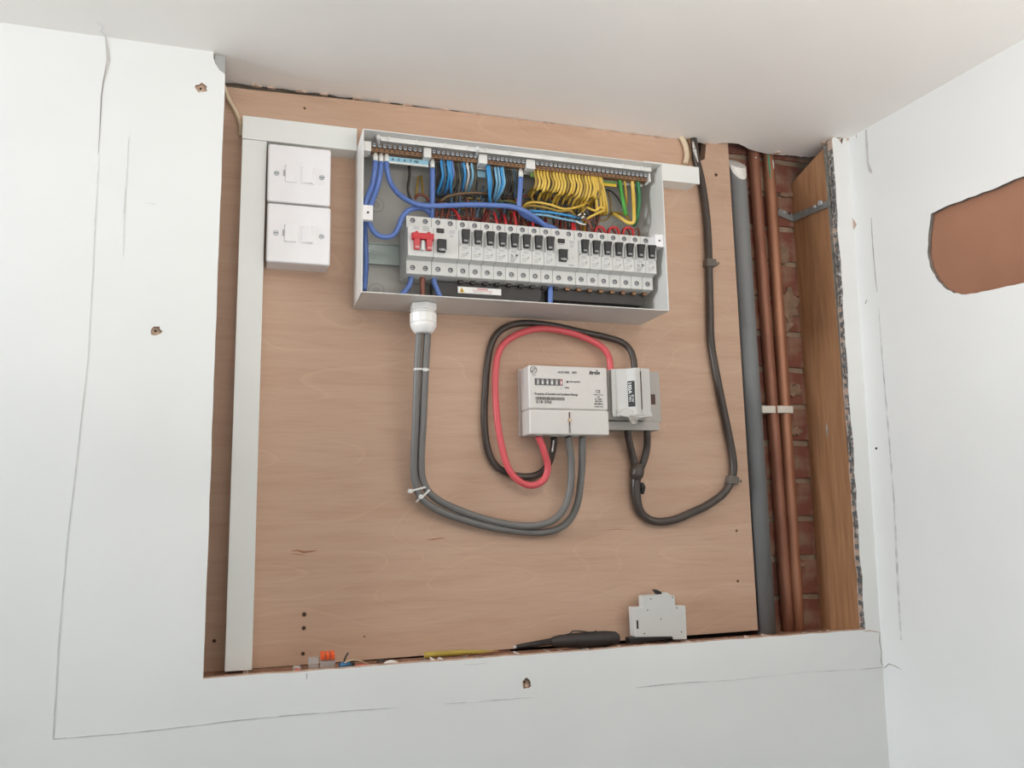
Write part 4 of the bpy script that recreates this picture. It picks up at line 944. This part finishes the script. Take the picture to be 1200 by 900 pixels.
# ================================================================== PIPES
t = thing('waste_pipe', 'grey plastic pipe along the right edge of the plywood, capped white', 'pipe', (.643, .0165, -.72))
px_, py_, pr = .6452, .0060, .0152
b = MB(); n = 24; vs = []
for k in range(n):
    a = 2*math.pi*k/n; vs.append((px_+pr*math.cos(a), py_+pr*math.sin(a), -.76))
for k in range(n):
    a = 2*math.pi*k/n; vs.append((px_-.001+pr*math.cos(a), py_+pr*math.sin(a), .0485+.014*(1+math.sin(a))))
b.add(vs, [(k, (k+1) % n, n+(k+1) % n, n+k) for k in range(n)], PIPEG, True); b.add(vs[:n], [tuple(range(n))], PIPEG)
obj('tube', b, t)
# white dabbed end with tilt towards the room
b = MB(); vs = [(px_-.001+pr*.985*math.cos(2*math.pi*k/n), py_+pr*.985*math.sin(2*math.pi*k/n)-.0012, .0425+.0145*(1+math.sin(2*math.pi*k/n))-(.006 if math.sin(2*math.pi*k/n) < 0 else 0)) for k in range(n)]
b = MB()
vs2 = []
for k in range(n+1):
    a = math.pi+math.pi*k/n; zt = .0485+.014*(1+math.sin(a)); dz = .024*math.sin(math.pi*k/n)**.6
    for (z, rr) in ((zt+.0003, pr+.0004), (zt-dz+.0045, pr+.0004)): vs2.append((px_-.001+rr*math.cos(a), py_+rr*math.sin(a), z))
vs3 = [(px_-.001+pr*math.cos(2*math.pi*k/n), py_+pr*math.sin(2*math.pi*k/n), .0487+.014*(1+math.sin(2*math.pi*k/n))) for k in range(n)]
b.add(vs3, [tuple(range(n))], PAINTW)
for k in range(n): b.add([vs2[2*k], vs2[2*k+2], vs2[2*k+3], vs2[2*k+1]], [(0, 1, 2, 3)], PAINTW)
b.open = True
obj('plaster_cap', b, t, label='white plaster daub on the cut end')
for (xt, xb, r, mt, lab, y) in [(.6925, .6985, .0098, COPPER2, 'dull copper pipe, left of the pair', .0255), (.7235, .7175, .0099, COPPER, 'bright copper pipe with green stain at its top, right of the pair', .0265)]:
    t = thing('copper_pipe', lab, 'pipe', (xb, y, -.74), 'pair of copper pipes')
    obj('tube', MB().tube([(xb, y, -.76), ((xb*.5+xt*.5)+.001, y, -.33), (xt, y, .06), (xt, y, .25)], r, mt, 18, 4), t)
    if mt == COPPER: 
        vs = []; fs = []
        obj('green_stain', MB().tube([(xt-.0048, y-.0084, .05), (xt-.0052, y-.0083, .066), (xt-.0056, y-.0081, .082), (xt-.0058, y-.0080, .1)], [.0008, .0015, .0015, .001], VERD, 6, 3), t, label='green verdigris streak')
        obj('paint_spot', MB().tube([(xt+.0022, y-.0097, .068), (xt+.002, y-.0098, .078), (xt+.0018, y-.0097, .084)], [.0006, .0011, .0006], PAINTW, 6, 3), t)
    else: obj('paint_spot', MB().disc((xt-.002, y-.0094, .084), .0013, PAINTW, 8, d=.001), t)
for (u0, u1, lab) in ((893, 910.5, 'white pipe clip on the left copper pipe'), (911.2, 931, 'white pipe clip on the right copper pipe')):
    a = at(u0, 479, .014); b2 = at(u1, 479, .014)
    cxp = (a.x+b2.x)/2; rr = (b2.x-a.x)/2; b = MB()
    b.prism([(cxp-rr, .034), (cxp-rr, .0175), (cxp-rr+.002, .0150), (cxp+rr-.002, .0150), (cxp+rr, .0175), (cxp+rr, .034)], 'z', a.z-.0065, a.z+.0055, CLIP)
    tag(obj('pipe_clip', b, bevel=.0008), lab, 'pipe clip', 'white pipe clips')
# strap bracket
def atX(u, v, X):
    d = rt*((u-600)/F) + dn*((v-450)/F) + fw; return CAM+d*((X-CAM.x)/d.x)
t = thing('metal_bracket', 'bent galvanised metal strap joining brickwork to the timber stud', 'bracket', (.76, .03, .01))
a = at(911, 248, .0325); c_ = atX(936, 252, .7690); e_ = atX(973, 238, .7695)
hh = .0068
cc = Vector((.7692, .0325, c_.z))
def sp(p, dz): return (p.x, p.y, p.z+dz)
b = MB().hexa([sp(a, hh), sp(cc, hh), sp(cc, -hh), sp(a, -hh)] + [(p[0], p[1]-.0016, p[2]) for p in [sp(a, hh), sp(cc, hh), sp(cc, -hh), sp(a, -hh)]], GALV)
e2 = Vector((.7692, e_.y, e_.z))
q4 = [sp(cc, hh), sp(e2, hh*.8), sp(e2, -hh*.8), sp(cc, -hh)]
b.hexa(q4+[(p[0]-.0016, p[1], p[2]) for p in q4], GALV)
obj('strap', b, t)
b = MB(); p = atX(962, 238, .767); b.cyl((.7674, p.y, p.z), (.7640, p.y, p.z), .0045, STEEL, 14); p2 = atX(955, 242, .767); b.cyl((.7674, p2.y, p2.z), (.7655, p2.y, p2.z), .0028, STEEL, 12); obj('screw', b, t)
for (u, v, m) in ((919, 249, GALV), (925, 250, HOLE), (911.5, 245, HOLE)):
    p = at(u, v, .0305); obj('rivet_hole', MB().disc((p.x, .0307, p.z), .0019, m if m == HOLE else STEEL, 10, d=.0008), t)
# cables near the ceiling
cable([(262, 100, -.02), (268, 116, -.012), (276, 130, -.007), (281, 145, -.004), (282.5, 160, -.004)], .0030, CREAM, 'white flex curving behind the top of the vertical trunking')
o = cable([(797, 158, -.006), (803, 170, -.0065), (805, 182, -.0065), (803, 192, -.0065)], .0044, CREAM, 'cream cable dropping from the ceiling into the right trunking stub')
cable([(806, 160, -.005), (809.5, 172, -.005), (808.5, 184, -.005), (805, 193, -.005)], .0022, mat('brown paper sheath', (150, 118, 88), .6), 'thin brown strand beside the cream cable')
wire([(318, 171.5, -.0300), (326, 171, -.0345), (334, 172.5, -.0345), (341, 174, -.030)], .0018, BLK, 'black bit of wire in the gap above the upper spur')

# ================================================================== THINGS ON THE LEDGE
ZL = -.7105
t = thing('circuit_breaker', 'loose circuit breaker standing sideways on the ledge below the gear', 'circuit breaker', at(772, 750, -.02))
pr_ = [(255, 140), (385, 128), (420, 125), (440, 110), (470, 108), (495, 132), (530, 135), (536, 223), (625, 225), (638, 517), (520, 520), (508, 494), (180, 500), (166, 240), (258, 236)]
P = [at(720+x/7.5, 680+y/7.5, -.030) for x, y in pr_]; zmin = min(p.z for p in P)
obj('body', MB().prism([(p.x, p.z) for p in P], 'y', -.030, -.0135, BRK), t, bevel=.0006)
for x, y in [(320, 163), (510, 149), (291, 263), (549, 243), (408, 341), (263, 468), (590, 454)]:
    p = at(720+x/7.5, 680+y/7.5, -.030); obj('rivet', MB().disc((p.x, -.0300, p.z), .0010, HOLE, 8, d=.0002), t)
p = at(720+202/7.5, 680+390/7.5, -.030); obj('side_slot', MB().box(p.x-.0012, p.x+.0014, -.0304, -.0300, p.z-.0060, p.z+.0060, HOLE), t)
P = [at(720+x/7.5, 680+y/7.5, -.026) for x, y in [(352, 85), (375, 82), (418, 104), (412, 133), (385, 130)]]
obj('toggle', MB().prism([(p.x, p.z) for p in P], 'y', -.026, -.017, BLK), t, bevel=.0006, label='black toggle')
p = at(744, 750, -.03); q = at(790, 746, -.03)
obj('rail_clip', MB().hexa([(p.x-.01, -.034, p.z-.004), (p.x-.01, -.018, p.z-.004), (p.x-.01, -.018, p.z+.0035), (p.x-.01, -.034, p.z+.0035), (q.x, -.029, q.z-.0030), (q.x, -.018, q.z-.0030), (q.x, -.018, q.z+.0010), (q.x, -.029, q.z+.0010)], BLK), t, bevel=.001, label='black rail clip at the foot')
# dark cutters/probe
a = at(645, 752, -.03); e = at(725, 747.5, -.03); s0 = at(605, 758, -.03)
t = thing('tester_probe', 'black tester probe with thin shaft lying along the ledge', 'tool', at(690, 755, -.03))
for p_ in (a, e, s0): pass
obj('handle', MB().lathe(a, e, [(0, .0042), (.04, .0066), (.12, .0085), (.2, .0088), (.3, .0100), (.5, .0108), (.8, .0108), (.95, .0095), (1, .0060)], mat('black rubber', (48, 42, 40), .55, noise=.2, scale=60), 14), t)
obj('shaft', MB().lathe(s0, a, [(0, .0026), (.1, .0032), (1, .0050)], mat('black rubber', (48, 42, 40)), 12), t)
obj('tip', MB().cyl(s0-(a-s0).normalized()*.004, s0+(a-s0).normalized()*.001, .0016, STEEL, 8), t, label='pale metal tip')
obj('lead', MB().tube([at(*q) for q in [(660, 745, -.03), (668, 742.5, -.034), (672, 739.5, -.034), (684, 740, -.034), (694, 741.5, -.034), (699, 739, -.034)]], .0009, BLK, 6, 5), t, label='thin black lead curled over the handle')
# lever connectors
def connector(u, v, n, lab, lever):
    p = at(u, v, -.045); t = thing('lever_connector', lab, 'wire connector', (p.x, p.y, ZL)); w_ = .0062*n
    b = MB(); b.prism([(-.052, ZL), (-.040, ZL), (-.040, ZL+.013), (-.046, ZL+.0165), (-.052, ZL+.009)], 'x', p.x, p.x+w_, CLEAR); obj('housing', b, t, bevel=.0004)
    for i in range(n):
        x = p.x+.0062*i
        if lever: obj('lever', MB().hexa([(x+.0006, -.0530, ZL+.0125), (x+.0056, -.0530, ZL+.0125), (x+.0056, -.041, ZL+.0150), (x+.0006, -.041, ZL+.0150), (x+.0006, -.0545, ZL+.0190), (x+.0056, -.0545, ZL+.0190), (x+.0056, -.042, ZL+.0225), (x+.0006, -.042, ZL+.0225)], ORANGE), t, bevel=.0005)
        obj('wire_port', MB().box(x+.0012, x+.0050, -.0534, -.0520, ZL+.0015, ZL+.0050, mat('port shade', (150, 132, 120), .5)), t)
connector(374.5, 783, 3, 'clear wire connector with three orange levers on the ledge', 1)
connector(361, 785, 2, 'clear plastic connector immediately left of the orange-levered one', 0)
t = tag(obj('connector_scrap', MB().box(at(343, 786, -.05).x, at(352, 786, -.05).x, -.058, -.048, ZL, ZL+.008, CLEAR).box(at(345, 786, -.05).x, at(350.5, 786, -.05).x, -.0588, -.0581, ZL+.0015, ZL+.0055, PINKP), bevel=.0006), 'small clear and reddish plastic scrap, leftmost item on the ledge', 'plastic scrap')
p = at(406, 781, -.045)
tag(obj('crimp', MB().lathe((p.x-.009, -.050, ZL+.0044), (p.x+.005, -.045, ZL+.0040), [(0, .0030), (.2, .0042), (.8, .0040), (1, .0028)], BLUEP, 12).cyl((p.x+.005, -.045, ZL+.004), (p.x+.010, -.043, ZL+.004), .0022, DKW)), 'small blue crimp lying right of the orange-levered connector', 'crimp')
wire([(398, 782, -.05), (404, 776.5, -.05), (413, 773.5, -.05), (424, 775, -.045), (432, 779, -.04)], .0008, CREAM, 'thin pale wire arching over the blue crimp')
wire([(403, 776, -.03), (405, 770, -.03), (408, 765, -.028)], .0012, DKW, 'short dark wire offcut sticking up behind the blue crimp')
p = at(417, 780, -.05); q = at(430, 778, -.05); tag(obj('cable_scrap', MB().tube([(p.x, -.052, ZL+.002), ((p.x+q.x)/2, -.050, ZL+.0026), (q.x, -.048, ZL+.002)], .0020, PINKP, 8, 3)), 'small red strip of cable sheath on the ledge', 'scrap')
p = at(450, 775, -.04); q = at(466, 773, -.04); tag(obj('plastic_scrap', MB().tube([(p.x, -.042, ZL+.002), ((p.x+q.x)/2, -.04, ZL+.0028), (q.x, -.042, ZL+.002)], [.0012, .0028, .0012], PAINTW, 8, 4)), 'white oval scrap on the ledge left of the yellow rod', 'scrap')
p = at(446, 775, -.02); tag(obj('cable_scrap', MB().tube([(p.x-.006, -.03, ZL+.002), (p.x, -.028, ZL+.004), (p.x+.004, -.03, ZL+.002)], .0016, DKW, 8, 3)), 'dark offcut touching the left end of the white scrap', 'scrap')
p = at(497, 767, -.012); q = at(583, 762, -.012)
tag(obj('rod', MB().tube([(p.x, -.014, ZL+.0042), ((p.x+q.x)/2, -.013, ZL+.0044), (q.x, -.018, ZL+.0030)], [.0040, .0036, .0014], RULE, 8, 6)), 'dull yellow sleeve lying against the bottom of the board', 'sleeving')
wire([(560, 768, -.03), (576, 764.5, -.03), (588, 763.5, -.03), (598, 763, -.03)], .0010, BRNW, 'thin brown wire offcut left of the black probe')
